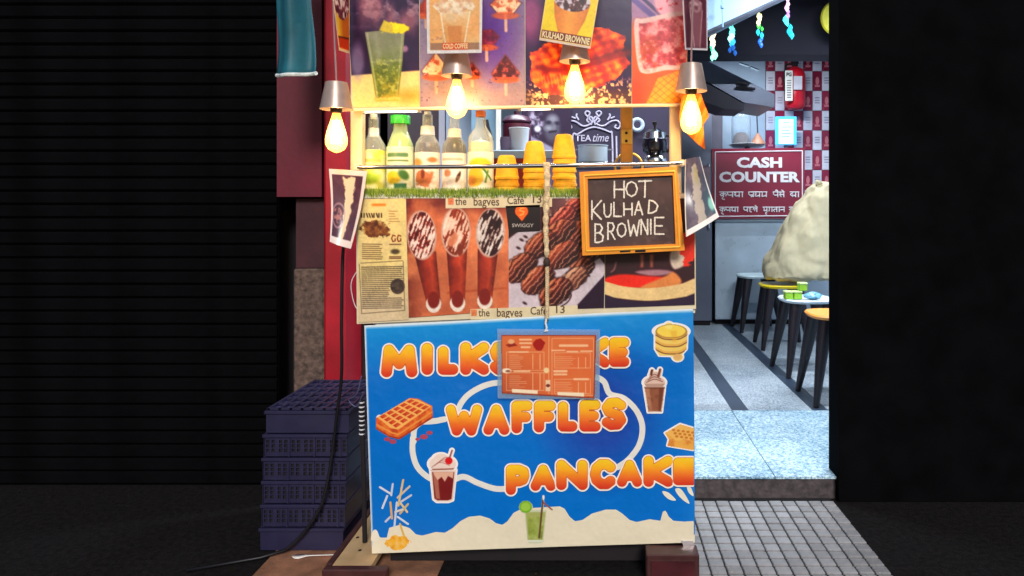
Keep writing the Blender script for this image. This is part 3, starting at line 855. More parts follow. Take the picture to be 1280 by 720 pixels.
# strips with the cafe's name
strip = mat('cream_strip', (222, 204, 164), 0.5, var=0.1, vscale=20)
LET = mat('brown_lettering', (92, 66, 40), 0.5)
def strip_piece(poly, lay):
    return obj('name_strip', MB().prism([W(x, y, YD - .0008 * lay) for x, y in poly], (0, .0006, 0)), strip, cart)
s1 = strip_piece([(557, 247), (690, 245), (690, 258.5), (557, 260.5)], 3)
s2 = strip_piece([(588, 386.5), (722, 381.5), (722, 396), (588, 399.5)], 3)
for st, x0, y, sl in ((s1, 569, 246.8, -.02), (s2, 598, 386, -.035)):
    for s, a, b, dy, h in (('the', 0, 14, 0, 9.6), ('bagves', 23, 55, .0, 12), ('Cafe', 65, 86, -.3, 10), ('13', 97, 108, -.6, 9.6)):
        y1 = y + h + (2.2 if s == 'bagves' else 0)
        text_print('lettering', s, (x0 + a, y + sl * a + dy, x0 + b, y1 + sl * a + dy), YD - .0032, LET, st, bold=.012)
    obj('logo_mark', MB().prism([W(x0 - 9, y + 1, YD - .0032), W(x0 - 2, y + 1, YD - .0032), W(x0 - 2, y + 9, YD - .0032), W(x0 - 9, y + 9, YD - .0032)], (0, .0006, 0)), mat('logo_orange', (226, 120, 70), 0.5, var=.4, vscale=200), st)
# delivery sticker
c = Qv([(632, 257.5), (675, 256), (675, 289), (636, 290.5)], 0.6, (34, 20, 22))
c.m(np.clip(.5 - np.minimum(sd_ell(c.X, c.Y, 652, 264, 8.2, 7.6), sd_poly(c.X, c.Y, [(645, 268), (659.5, 267), (652.5, 276.5)])) / 1.2, 0, 1), (244, 120, 42))
c.line([(655, 260), (651, 260.5), (649.5, 263), (655, 264.5), (653.5, 268), (650, 269)], 1.5, (250, 186, 120), 1)
photo_finish(c, 505)
stk = cv_mesh('sticker', c, fD(3), PR_P, cart); stk['label'] = 'dark sticker with orange pin logo'
text_print('lettering', 'SWIGGY', (640, 279.5, 667, 284), YD - .0034, mat('sticker_lettering', (180, 168, 160), .5), stk, bold=.01)

# grass mat along the shelf edge (one mass of blades)
gb = MB(); rg = random.Random(3)
for k in range(9000):
    px = rg.uniform(450, 838); y0 = rg.choice([2.812, 2.82, 2.835, 2.86, 2.9]) + rg.uniform(-.006, .006)
    x = (px - VX) * 2.82 / F; h = rg.uniform(.012, .030); lean = rg.uniform(-.010, .010)
    zb = ZS + .001 if y0 > 2.822 else ZS - rg.uniform(0.0, .018)
    ly = rg.uniform(-.012, .004); w = .0011
    gb.add([(x - w, y0, zb), (x + w, y0, zb), (x + lean, y0 + ly, zb + h)], [(0, 1, 2)])
gm = bpy.data.materials.new('turf_blades'); gm.use_nodes = True
nt = gm.node_tree; g = nt.nodes.new('ShaderNodeNewGeometry'); rp = nt.nodes.new('ShaderNodeValToRGB')
for e, p, cc in zip((rp.color_ramp.elements[0], rp.color_ramp.elements[1]), (0, 1), ((52, 96, 20), (176, 196, 60))):
    e.position = p; e.color = (*L3(*cc), 1)
nt.links.new(g.outputs['Random Per Island'], rp.inputs[0]); nt.links.new(rp.outputs[0], nt.nodes['Principled BSDF'].inputs['Base Color'])
nt.nodes['Principled BSDF'].inputs['Roughness'].default_value = 0.6
gt = obj('grass_mat', gb, gm, None, fixnormals=False); tag(gt, 'strip of artificial grass along the cart shelf edge', 'grass', kind='stuff')

# ---------------------------------------------------------------- the picture board above
sg = thing('picture_board', W(650, 134, 2.8), 'wide overhead picture board of desserts and drinks above the bottles', 'signboard')
sp = [(429, -72), (862, -72), (858, 131), (441, 137)]
obj('board', MB().prism([W(x, y, YS + .003) for x, y in sp], (0, .028, 0)), M_CREAM, sg)
def fS(lay): return lambda x, y: W(x, y, YS - .0008 * lay)
TOP = -70
# lime drink
c = Qv([(430, TOP), (523.6, TOP), (524.4, 134.5), (441.5, 136)], ST, (58, 36, 70))
c.m(np.clip((c.nz(20, 11) - .45) * 3, 0, .8), (36, 18, 52)); c.m(np.clip((40 - c.Y) / 40, 0, .7) * np.clip((c.nz(9, 12) - .4) * 4, 0, 1), (196, 176, 182))
for (x, y, w, h) in ((470, 10, 9, 22), (488, 22, 6, 14), (506, 26, 7, 12), (455, 4, 7, 26), (516, 24, 5, 14)): c.ell(x, y, w, h, (206, 150, 150), 10, .6)
c.poly([(428, 95), (526, 88), (526, 140), (428, 140)], (232, 206, 150), 2)
c.ell(447, 76, 8, 22, (150, 136, 158), 6, .7); c.ell(506, 61, 4, 4, (210, 170, 190), 3, .7)
c.m(np.clip(.5 - sd_ell(c.X, c.Y, 512, 120, 22, 8) / 12, 0, 1) * .7, (220, 150, 60))
gl = [(456, 40), (506, 36), (503, 78), (498, 126), (470, 127), (463, 80)]
d = sd_poly(c.X, c.Y, gl)
c.grad(np.clip(.5 - d, 0, 1), (c.Y - 36) / 92 + (c.nz(9, 14) - .5) * .35, [(0, (150, 150, 132)), (.42, (134, 142, 106)), (.55, (112, 122, 52)), (.8, (150, 144, 40)), (1, (186, 160, 60))])
c.line([(470, 124), (498, 123)], 4, (214, 190, 110), 2)
gm_ = np.clip(.5 - (d + 2), 0, 1)
c.m(gm_ * np.clip((c.nz(4, 18, 3) - .55) * 4, 0, .6) * (c.Y > 74), (206, 204, 130)); c.m(gm_ * np.clip((c.nz(6, 19, 3) - .5) * 4, 0, .6) * (c.Y > 80), (84, 96, 30))
c.line([(459, 42), (466, 84), (472, 122)], 1.6, (206, 206, 180), 2, .7); c.line([(503, 40), (500, 80), (496, 120)], 1.4, (190, 196, 160), 2, .6); c.line([(470, 44), (474, 74)], 5, (176, 178, 158), 6, .5)
c.line([(464, 78), (502, 75)], 1.2, (176, 186, 130), 2, .6)
c.m(np.clip(.5 - (sd_ell(c.X, c.Y, 494, 35, 17, 6) + (c.nz(7, 15) - .5) * 8) / 2, 0, 1), (238, 220, 50)); c.poly([(474, 38), (480, 25), (490, 30), (492, 42)], (214, 196, 90), 2)
photo_finish(c, 506)
cv_mesh('lime_drink_print', c, fS(1), PR_G, sg)['label'] = 'printed photo of a frosted lime drink'
# waffle sticks
c = Qv([(524.4, TOP), (655.6, TOP), (656.4, 132.8), (525.2, 134.5)], ST, (150, 138, 158))
c.m(np.clip((c.Y - 80) / 60, 0, .6), (178, 150, 136)); c.m(np.clip(.5 - sd_ell(c.X, c.Y, 618, 40, 26, 44) / 40, 0, 1) * .85, (92, 52, 140))
def wafer(x, y, s, flip, st, sd_):
    if flip:
        pl = [(x - 20 * s, y - 2), (x - 8 * s, y - 14 * s), (x + 8 * s, y - 16 * s), (x + 20 * s, y - 4), (x + 10 * s, y + 9 * s), (x - 10 * s, y + 9 * s)]
    else:
        pl = [(x, y - 20 * s), (x + 18 * s, y + 4 * s), (x + 14 * s, y + 12 * s), (x - 14 * s, y + 12 * s), (x - 18 * s, y + 4 * s)]
    c.line([(x, y + 6), (x + .5, y + 32 * s)], 3.6, (214, 182, 166), 1.2)
    d = sd_poly(c.X, c.Y, pl)
    c.sd(d - 1, (120, 48, 40), 3, .7)
    c.grad(np.clip(.5 - d, 0, 1), vnoise(c.X, c.Y, 6, sd_, 3), st)
    c.sd(np.maximum(sd_ell(c.X, c.Y, x, y + 12 * s, 18 * s, 5 * s), -d - 3), (206, 112, 66), 1.5, .8)
pale = [(0, (150, 70, 50)), (.4, (214, 130, 90)), (.52, (240, 214, 180)), (1, (252, 238, 214))]
choc = [(0, (40, 14, 18)), (.5, (96, 34, 36)), (.6, (170, 90, 80)), (1, (230, 200, 190))]
wafer(632, 8, .95, 1, pale, 41); wafer(545, 85, .95, 0, pale, 42); wafer(590, 90, .55, 0, choc, 43); wafer(632, 88, .95, 0, choc, 44)
wafer(532, 12, .7, 0, [(0, (120, 40, 30)), (1, (230, 120, 80))], 45); wafer(608, 50, .8, 1, [(0, (70, 20, 60)), (.55, (130, 40, 80)), (1, (220, 130, 110))], 46)
c.m(np.clip((c.nz(3.4, 17, 2) - .8) * 12, 0, .9), (96, 70, 96))
photo_finish(c, 507)
cv_mesh('waffle_stick_print', c, fS(1), PR_G, sg)['label'] = 'printed photo of waffle sticks on lilac grey'
# brownie waffles
c = Qv([(656.4, TOP), (789.4, TOP), (789.4, 131), (657.2, 132.8)], ST, (44, 12, 66))
c.m(np.clip(.5 - sd_ell(c.X, c.Y, 664, 20, 14, 30) / 14, 0, 1), (150, 88, 130)); c.m(np.clip((c.X - 700) / 90, 0, 1) * np.clip((60 - c.Y) / 40, 0, 1) * .6, (40, 4, 84))
c.m(np.clip((c.Y - 105) / 14, 0, 1), (92, 60, 52))
c.m(np.clip((c.nz(3.2, 21, 2) - .5) * 7, 0, 1) * np.clip((c.Y - 92) / 16, 0, 1) * np.clip((c.X - 650) / 20, 0, 1), (228, 196, 150))
for (pl, sd_) in (([(664, 66), (680, 54), (716, 52), (782, 64), (788, 80), (770, 100), (720, 120), (680, 116), (662, 98)], 22), ([(690, 48), (720, 36), (758, 34), (782, 44), (782, 62), (752, 74), (712, 70)], 23)):
    d = sd_poly(c.X, c.Y, pl) + (c.nz(10, sd_) - .5) * 9
    v = c.nz(11, sd_ + 5) * .75 + .25 * (.5 + .5 * np.sin(c.X * .33 + c.Y * .2) * np.sin(c.Y * .42 - c.X * .1))
    c.grad(np.clip(.5 - d / 1.5, 0, 1), v, [(0, (92, 22, 28)), (.4, (166, 54, 38)), (.55, (222, 106, 46)), (.75, (246, 156, 66)), (1, (255, 200, 110))])
c.line(spline([(672, 84), (700, 88), (740, 80), (786, 66)]), 8, (110, 28, 38), 5, .8)
c.line(spline([(700, 74), (740, 74), (782, 60)]), 5, (84, 20, 40), 4, .7)
for k in range(9): c.line([(676 + 4 * k, 92 + (k % 3) * 2), (678 + 4.2 * k, 104 + (k % 2) * 5)], 1.4, (236, 150, 110), 1, .7)
photo_finish(c, 508)
cv_mesh('waffle_stack_print', c, fS(1), PR_G, sg)['label'] = 'printed photo of golden waffles on a dark ground'
# tub and cone
c = Qv([(789.4, TOP), (861, TOP), (857.5, 130.5), (790.2, 131)], ST, (206, 104, 54))
c.m(np.clip((40 - c.Y) / 20, 0, 1), (172, 140, 170)); c.line([(786, -6), (816, 20)], 7, (110, 92, 150), 2); c.line([(790, -14), (826, 18)], 4, (58, 40, 96), 2)
c.m(np.clip(.5 - (sd_ell(c.X, c.Y, 842, 4, 24, 20)) / 4, 0, 1), (226, 176, 186)); c.m(np.clip((c.nz(5, 33, 2) - .6) * 8, 0, 1) * (c.Y < 18) * (c.X > 822), (196, 60, 74))
c.m(np.clip((c.Y - 80) / 30, 0, 1) * np.clip((812 - c.X) / 14, 0, 1), (190, 84, 40))
tub = spline([(793, 28), (806, 23), (850, 14), (868, 20), (868, 80), (830, 88), (806, 92), (797, 80)], 6, True)
d = sd_poly(c.X, c.Y, tub); c.sd(d, (228, 200, 196), 1.5)
c.grad(np.clip(.5 - (d + 6) / 2, 0, 1), c.nz(7, 35), [(0, (130, 34, 52)), (.45, (190, 84, 92)), (.6, (226, 150, 152)), (1, (248, 222, 216))])
c.m(np.clip(.5 - sd_ell(c.X, c.Y, 812, 66, 12, 20) / 8, 0, 1) * np.clip((c.nz(5, 36) - .35) * 4, 0, .8), (170, 72, 40))
cone = [(806, 134), (822, 98), (848, 88), (866, 92), (866, 134)]
d = sd_poly(c.X, c.Y, cone); c.sd(d, (232, 160, 60), 1.5)
for k in range(-4, 10):
    for sgn in (1, -1):
        c.m(np.clip(.5 - d, 0, 1) * np.clip(1 - np.abs((c.X * sgn * .8 + c.Y - (700 if sgn == 1 else -620) - 0) % 8.5 - 4) / 1.2, 0, 1) * .7, (176, 100, 34))
    break
photo_finish(c, 509)
cv_mesh('tub_and_cone_print', c, fS(1), PR_G, sg)['label'] = 'printed photo of a dessert tub and waffle cone'
obj('trim', MB().tube([W(441, 137, YS - .004), W(858, 131, YS - .004)], .007, 8), M_CREAM, sg)
# lit tubes under the board
LT = emit_mat('warm_tube_light', (255, 236, 200), 4)
for k, (a, b) in enumerate((((455, 139), (524, 138)), ((650, 136), (690, 135)))):
    t = thing('tube_light', W((a[0] + b[0]) / 2, a[1], 2.86), 'glowing tube light under the picture board %s' % ('at its left end' if k == 0 else 'near its middle'), 'lamp', 'tube lights under the picture board')
    obj('tube', MB().tube([W(*a, 2.85), W(*b, 2.85)], .007, 8), LT, t)
    for q in (a, b):
        obj('end_cap', MB().box(W(q[0] - 2, 0, 2.85).x, W(q[0] + 2, 0, 2.85).x, 2.84, 2.86, W(0, q[1] + 2.6, 2.85).z, W(0, q[1] - 2.6, 2.85).z), M_WHITEP, t)

# ---------------------------------------------------------------- blue banner
def fB(lay):
    def f(px, py):
        w = .004 * math.sin(px / 60 + py / 95) + .003 * math.sin(py / 38 - px / 150) + .002 * math.sin(px / 23)
        return W(px, py, YB - .004 + w - .0004 * lay)
    return f
bn = thing('vinyl_banner', W(660, 690, 2.8), 'blue vinyl banner with orange bubble lettering across the cart front', 'banner')
BQ = [(455.5, 407), (560, 402), (700, 394), (866.5, 386), (868, 540), (868.5, 678), (700, 683), (560, 688), (465, 692), (460, 560)]
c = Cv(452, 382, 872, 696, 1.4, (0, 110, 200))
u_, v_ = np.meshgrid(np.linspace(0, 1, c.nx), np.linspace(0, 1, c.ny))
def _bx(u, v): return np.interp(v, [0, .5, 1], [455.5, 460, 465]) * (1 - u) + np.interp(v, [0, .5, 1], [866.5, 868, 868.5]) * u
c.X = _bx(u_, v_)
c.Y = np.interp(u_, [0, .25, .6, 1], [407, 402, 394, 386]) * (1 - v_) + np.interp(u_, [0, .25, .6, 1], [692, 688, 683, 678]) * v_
c.m(np.clip(1 - (c.Y - 402 + (c.X - 455) * .05) / 70, 0, 1) * .6, (44, 176, 236))  # lighter cyan top band: glare from above painted into the print
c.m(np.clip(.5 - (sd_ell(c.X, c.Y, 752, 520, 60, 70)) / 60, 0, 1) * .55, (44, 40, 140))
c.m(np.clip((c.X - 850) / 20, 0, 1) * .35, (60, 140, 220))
edge = np.interp(c.X, [455, 560, 700, 867], [407, 402, 394, 386]); c.m(np.clip((edge + 5 - c.Y) / 4, 0, 1), (236, 244, 248))
c.m(np.clip(.5 - (c.X - np.interp(c.Y, [400, 560, 692], [457, 462, 466.5])) / 1.5, 0, 1), (226, 232, 240))
c.m((v_ > .968) * 1.0, (232, 220, 192))
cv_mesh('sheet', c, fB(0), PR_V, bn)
# cream milk splash at the foot
def milk(X, Y):
    top = np.interp(X, [455, 464, 468, 471, 476, 484, 486, 492, 500, 512, 520, 528, 545, 556, 566, 576, 586, 600, 612, 620, 628, 634, 642, 652, 680, 700, 706, 712, 719, 728, 740, 757, 770, 778, 787, 796, 812, 826, 828, 832, 836, 842, 856, 870],
                    [668, 668, 664, 668, 672, 672, 660, 658, 656, 660, 668, 669.5, 665, 666, 660, 651, 646, 644.5, 648, 654, 656, 652, 641, 636, 634, 633, 636, 646, 651.5, 650, 642, 637, 637, 642, 650, 652.5, 649, 651, 640, 638, 646, 651, 652, 651])
    return np.maximum(top - Y, sd_poly(X, Y, [(p[0], p[1] - 1) for p in BQ]) + 1.2)
sdf_print('milk_splash', milk, (455, 628, 872, 694), 1.5, (232, 220, 192), fB(1), PR_V, bn)
for k, pl in enumerate((spline([(828, 614), (836, 616), (845, 625), (838, 625), (831, 620)], 5, True), spline([(844, 611), (852, 612), (862, 629), (855, 626), (847, 618)], 5, True), spline([(858, 606), (864, 610), (867, 620), (861, 616)], 5, True), spline([(464, 676), (466, 664), (471, 663), (474, 674)], 5, True))):
    xs_ = [p[0] for p in pl]; ys_ = [p[1] for p in pl]
    sdf_print('milk_drop', lambda X, Y, pl=pl: sd_poly(X, Y, pl), (min(xs_) - 2, min(ys_) - 2, max(xs_) + 2, max(ys_) + 2), .7, (236, 226, 204), fB(2), PR_V, bn)
# white swirl
sw1 = spline([(474, 522), (530, 527), (556, 524)]); sw2 = spline([(516, 548), (516, 566), (522, 584), (536, 597), (552, 602), (566, 600), (580, 596), (598, 604), (620, 611), (640, 610)])
sw0 = spline([(570, 520), (577, 503), (590, 490), (612, 480), (640, 477), (690, 470), (735, 470), (754, 476), (762, 492), (780, 498), (796, 514), (803, 534), (799, 556), (786, 574), (772, 584)])
sw3 = spline([(517, 552), (518, 536), (526, 528)])
def swirl(X, Y):
    return np.minimum.reduce([sd_path(X, Y, s) for s in (sw0, sw1, sw2, sw3)]) - 3.6
sdf_print('milk_swirl', swirl, (470, 460, 812, 618), 1.1, (230, 226, 216), fB(2), PR_V, bn)

def letter_cols(y0, y1):
    def f(x, y):
        t = np.clip((y - y0) / (y1 - y0), 0, 1)
        st = [(0, (250, 206, 40)), (.3, (252, 178, 36)), (.65, (240, 112, 40)), (1, (216, 52, 36))]
        p = [s[0] for s in st]; return np.stack([np.interp(t, p, [s[1][k] for s in st]) for k in range(3)], -1)
    return f
words = [
 ('M', (475, 430, 523, 472), 7.2), ('I', (525, 428, 543, 469), 7.5), ('L', (546, 432, 574, 469), 7), ('K', (574, 427, 613, 469), 7.2), ('S', (611, 426, 640, 469), 7), ('K', (728, 421, 764, 460), 6.8), ('E', (760, 421, 788, 459), 6.6),
 ('W', (556, 505, 604, 545), 6.6), ('A', (603, 505, 638, 544), 6.6), ('F', (638, 500, 667, 542), 6.8), ('F', (666, 500, 696, 541), 6.8), ('L', (696, 501, 723, 540), 6.8), ('E', (723, 499, 752, 540), 6.6), ('S', (751, 496, 784, 538), 6.6),
 ('P', (631, 580, 663, 619), 6.6), ('A', (662, 580, 696, 614), 6.4), ('N', (694, 574, 736, 613), 6.8), ('C', (736, 573, 771, 612), 6.8), ('A', (770, 574, 804, 609), 6.4), ('K', (803, 569, 843, 609), 6.8), ('E', (840, 571, 875, 607), 6.6)]
cut = [(p[0] - .8, p[1]) for p in BQ]
for iw, (ch, bx, hw) in enumerate(words):
    bx = (bx[0] + 1.9, bx[1] + 1.4, bx[2] - 1.9, bx[3] - 1.0); hw = hw - .9; kl = 3 + (iw % 7) * 2.2
    fn = sk_sdf(ch, bx, hw)
    f1 = lambda X, Y, fn=fn: np.maximum(fn(X, Y), sd_poly(X, Y, cut)); f2 = lambda X, Y, fn=fn: np.maximum(fn(X, Y) - 2.6, sd_poly(X, Y, cut)); f3 = lambda X, Y, fn=fn: np.maximum(fn(X, Y) - .7, sd_poly(X, Y, cut))
    bb = (bx[0] - 5, bx[1] - 5, bx[2] + 5, bx[3] + 5)
    lt = sdf_print('letter', f1, bb, .8, letter_cols(bx[1], bx[3]), fB(kl + 2.6), PR_V, bn)
    sdf_print('outline', f2, bb, .9, (250, 236, 222), fB(kl), PR_V, lt)
    sdf_print('inner_line', f3, bb, .9, lambda x, y: np.tile(np.array((206, 96, 44), float), (len(x), 1)), fB(kl + 1.3), PR_V, lt)

def sticker(name, x0, y0, x1, y1, paint, outline, label=None, step=.6, white=2.0):
    c = Cv(x0, y0, x1, y1, step, (236, 230, 222)); paint(c)
    fn = lambda X, Y: np.maximum(outline(X, Y), sd_poly(X, Y, cut))
    o = cv_mesh(name, c, fB(4), PR_V, bn, fn(c.X, c.Y) < 0)
    if white:
        f2 = lambda X, Y: np.maximum(outline(X, Y) - white, sd_poly(X, Y, cut))
        sdf_print('outline', f2, (x0 - 4, y0 - 4, x1 + 4, y1 + 4), .8, (244, 238, 232), fB(3), PR_V, o)
    if label: o['label'] = label
    return o
# big waffle
def o_waf(X, Y): return np.minimum(sd_poly(X, Y, [(470, 522), (512, 497), (522, 498), (540, 507), (541, 522), (499, 549), (486, 546), (470, 536)]), 99)
def p_waf(c):
    c.C[:] = (214, 92, 40); c.grad(np.ones(c.X.shape), c.nz(5, 50), [(0, (170, 50, 26)), (.5, (226, 96, 40)), (1, (246, 150, 60))])
    top = [(471, 521), (512, 498), (521, 499), (539, 508), (498, 537), (488, 535)]
    c.poly(top, (248, 178, 92), 1)
    A, B, C_, D = np.array((472, 521.)), np.array((514, 498.)), np.array((538, 508.)), np.array((494, 536.))
    for i in range(5):
        for j in range(4):
            def q(u, v): return tuple((A * (1 - u) + B * u) * (1 - v) + (D * (1 - u) + C_ * u) * v)
            u0, u1, v0, v1 = (i + .18) / 5, (i + .86) / 5, (j + .16) / 4, (j + .86) / 4
            c.poly([q(u0, v0), q(u1, v0), q(u1, v1), q(u0, v1)], (196, 54, 28), .9); c.poly([q(u0 + .05, v0 + .06), q(u1, v0 + .06), q(u1, v1), q(u0 + .05, v1)], (222, 88, 44), 1.2, .8)
    c.line([(471, 531), (490, 541), (498, 543), (540, 515)], 2, (236, 150, 66), 1.4)
    c.line([(470, 535), (488, 546), (500, 548), (541, 521)], 1.6, (120, 28, 20), 1.4, .7)
sticker('waffle_print', 467, 494, 544, 552, p_waf, o_waf, 'printed waffle stack', white=0)
for k, (x, y, r) in enumerate(((484, 549, 4), (491, 552, 4.5), (530, 546, 5), (537, 541, 4), (522, 549, 3))):
    sdf_print('crumb_print', lambda X, Y, x=x, y=y, r=r: sd_ell(X, Y, x, y, r, r * .6), (x - 7, y - 6, x + 7, y + 6), .8, (176, 70, 92), fB(4), PR_V, bn)
# milkshake with cherry
def o_shk(X, Y): return np.minimum.reduce([sd_poly(X, Y, [(538, 587), (570, 587), (566, 625), (561, 627), (546, 627), (542, 624)]), sd_ell(X, Y, 553, 580, 16.5, 11), sd_ell(X, Y, 551, 573, 9, 6), sd_ell(X, Y, 561, 576, 5, 5), sd_seg(X, Y, (562, 572), (565, 563)) - 1.6])
def p_shk(c):
    c.C[:] = (240, 214, 200)
    c.poly([(540, 590), (568, 590), (564.5, 624), (560, 625.5), (547, 625.5), (543, 623)], (122, 28, 30), 1)
    c.poly([(541, 592), (547, 592), (550, 624), (545, 623)], (190, 122, 96), 1.5, .8)
    c.poly([(541, 590), (567, 590), (566, 598), (560, 595), (556, 602), (552, 596), (547, 600), (543, 594)], (230, 176, 148), 1)
    for k in range(4): c.line(spline([(540 + 3 * k, 584 - 2 * k), (550 + 2 * k, 578 - 2 * k), (562, 582 - 3 * k)]), .9, (170, 96, 84), 1, .8)
    c.line([(538, 587), (569, 586)], 1.6, (150, 76, 60), 1); c.ell(561, 576, 4.6, 4.6, (222, 26, 32), 1); c.line([(562, 572), (565, 563)], 1.8, (150, 60, 70), 1)
sticker('milkshake_print', 534, 560, 574, 630, p_shk, o_shk, 'printed milkshake with a cherry')
# chocolate cup
def o_cup(X, Y): return np.minimum.reduce([sd_poly(X, Y, [(805, 483), (831, 483), (827, 515), (810, 515)]), sd_ell(X, Y, 818, 478, 13, 8), sd_ell(X, Y, 818, 470, 7, 6), sd_seg(X, Y, (814, 466), (815, 463)) - 2, sd_seg(X, Y, (824, 468), (825, 462)) - 2])
def p_cup(c):
    c.C[:] = (226, 190, 172)
    c.poly([(806, 484), (830, 484), (826, 514), (811, 514)], (150, 88, 62), 1); c.poly([(806, 484), (812, 484), (815, 514), (811, 514)], (186, 128, 96), 2, .8); c.poly([(824, 484), (830, 484), (826, 514), (823, 514)], (108, 54, 40), 2, .8)
    c.m(np.clip((c.nz(5, 61) - .55) * 3, 0, .4) * (c.Y > 486), (104, 56, 40))
    c.line([(804, 482), (832, 482)], 4.5, (190, 150, 132), 1); c.line([(804, 485), (831, 485)], .9, (90, 46, 36), 1)
    for k in range(3): c.line(spline([(808 + 2 * k, 478 - 3 * k), (818, 474 - 3 * k), (828 - 2 * k, 477 - 3 * k)]), 1.1, (120, 64, 54), 1, .85)
    c.line([(814, 468), (815, 462)], 3, (110, 56, 44), 1); c.line([(823, 470), (825, 462)], 3, (130, 70, 54), 1)
sticker('chocolate_cup_print', 800, 458, 836, 518, p_cup, o_cup, 'printed cup of chocolate shake')
# pancakes
def o_pan(X, Y): return np.minimum.reduce([sd_ell(X, Y, 839, 414, 20, 9), sd_poly(X, Y, [(819, 414), (859, 414), (858, 436), (850, 445), (824, 444), (819, 436)]), sd_ell(X, Y, 836, 407, 5, 4), sd_ell(X, Y, 847, 446, 6, 5)])
def p_pan(c):
    c.C[:] = (246, 206, 104)
    c.ell(839, 414, 19.5, 8.6, (250, 214, 84), 1)
    for y in (420, 429, 438):
        c.line(spline([(819, y - 3), (829, y + 2), (840, y + 3), (850, y + 2), (859, y - 3)]), 3.6, (236, 176, 84), 1.2); c.line(spline([(819, y - 1.5), (829, y + 3.5), (840, y + 4.5), (850, y + 3.5), (859, y - 1.5)]), 1.1, (96, 60, 40), 1)
    c.ell(836, 408, 4.5, 3.6, (252, 228, 120), 1); c.poly([(838, 414), (846, 413), (846, 428), (841, 428)], (240, 180, 60), 2, .6); c.ell(847, 446, 5, 4, (232, 180, 110), 1)
    c.sd(np.abs(sd_ell(c.X, c.Y, 839, 414, 19, 8.4)) - .4, (140, 96, 50), 1, .8)
sticker('pancake_print', 815, 400, 863, 453, p_pan, o_pan, 'printed stack of pancakes with butter')
# waffle corner at the right edge
def o_wc(X, Y): return sd_poly(X, Y, [(831, 541), (850, 530), (870, 536), (870, 563), (834, 557), (836, 549)])
def p_wc(c):
    c.C[:] = (236, 168, 72); c.poly([(833, 541), (850, 531), (870, 537), (870, 549), (846, 551)], (242, 184, 92), 1)
    for i in range(5):
        for j in range(3): c.ell(842 + 6 * i + 2 * j, 537.5 + 4 * j + .8 * i, 2.1, 1.5, (206, 120, 44), 1)
    c.m(np.clip((c.nz(7, 70) - .5) * 3, 0, .6) * (c.Y > 549), (206, 112, 44))
sticker('waffle_corner_print', 827, 526, 870, 566, p_wc, o_wc, 'printed waffle piece cut by the banner edge', white=1.6)
# lime drink in a glass
def o_gl(X, Y): return np.minimum.reduce([sd_poly(X, Y, [(655, 637), (683, 637), (679, 677), (675, 679), (662, 679), (659, 677)]), sd_ell(X, Y, 657, 633.5, 8.5, 8), sd_seg(X, Y, (674, 672), (679, 620)) - 1.5, sd_seg(X, Y, (679, 628), (690, 637)) - 1])
def p_gl(c):
    c.C[:] = (206, 208, 176)
    c.poly([(657, 640), (682, 640), (678, 676), (660, 676)], (168, 172, 96), 1.5); c.grad(np.clip(.5 - sd_poly(c.X, c.Y, [(659, 646), (681, 646), (677.5, 674), (661, 674)]), 0, 1), c.nz(8, 80), [(0, (96, 110, 40)), (.5, (150, 164, 70)), (1, (206, 210, 150))])
    c.ell(657, 633.5, 8, 7.5, (112, 172, 34), 1); c.ell(657, 633.5, 6, 5.6, (156, 200, 70), 1.5)
    c.line([(674, 672), (679, 620)], 2.4, (100, 72, 50), 1); c.line([(679, 628), (690, 637)], 1.8, (140, 60, 60), 1); c.line([(679, 620), (679.5, 624)], 2.4, (240, 240, 236), 1)
    c.line([(660, 676), (678, 676)], 2, (226, 226, 206), 1)
sticker('lime_glass_print', 645, 614, 694, 681, p_gl, o_gl, 'printed glass of lime drink', white=0)
# splash of fries at the lower left
for k, (a, b, cc) in enumerate((((475, 609), (488, 617), (214, 216, 226)), ((491, 605), (489, 619), (200, 206, 220)), ((504, 600), (498, 632), (222, 190, 130)), ((512, 608), (497, 622), (206, 190, 170)), ((484, 620), (478, 635), (206, 214, 226)),
        ((488, 628), (490, 648), (226, 170, 96)), ((496, 628), (493, 658), (196, 206, 222)), ((500, 628), (509, 640), (226, 196, 140)), ((514, 619), (500, 628), (196, 200, 214)), ((510, 630), (500, 642), (206, 176, 120)), ((497, 646), (510, 655), (206, 214, 224)),
        ((482, 652), (488, 646), (190, 200, 220)), ((500, 655), (507, 676), (216, 176, 84)), ((494, 640), (505, 636), (214, 206, 196)))):
    sdf_print('fry_print', lambda X, Y, a=a, b=b: sd_seg(X, Y, a, b) - 1.3, (min(a[0], b[0]) - 3, min(a[1], b[1]) - 3, max(a[0], b[0]) + 3, max(a[1], b[1]) + 3), .7, cc, fB(3 + k % 3), PR_V, bn)
def o_fb(X, Y): return sd_ell(X, Y, 497, 678, 14, 9) + (vnoise(X, Y, 6, 90) - .5) * 8
def p_fb(c): c.grad(np.ones(c.X.shape), c.nz(4, 91), [(0, (214, 120, 30)), (.5, (240, 176, 50)), (1, (236, 200, 150))])
sticker('fries_heap_print', 478, 664, 516, 689, p_fb, o_fb, 'printed heap of fries', white=0)
obj('grommet', MB().lathe([(.004, 0), (.008, -.002), (.009, 0)], W(683, 401, 2.788), 12, axis='y'), M_CHROME, bn)

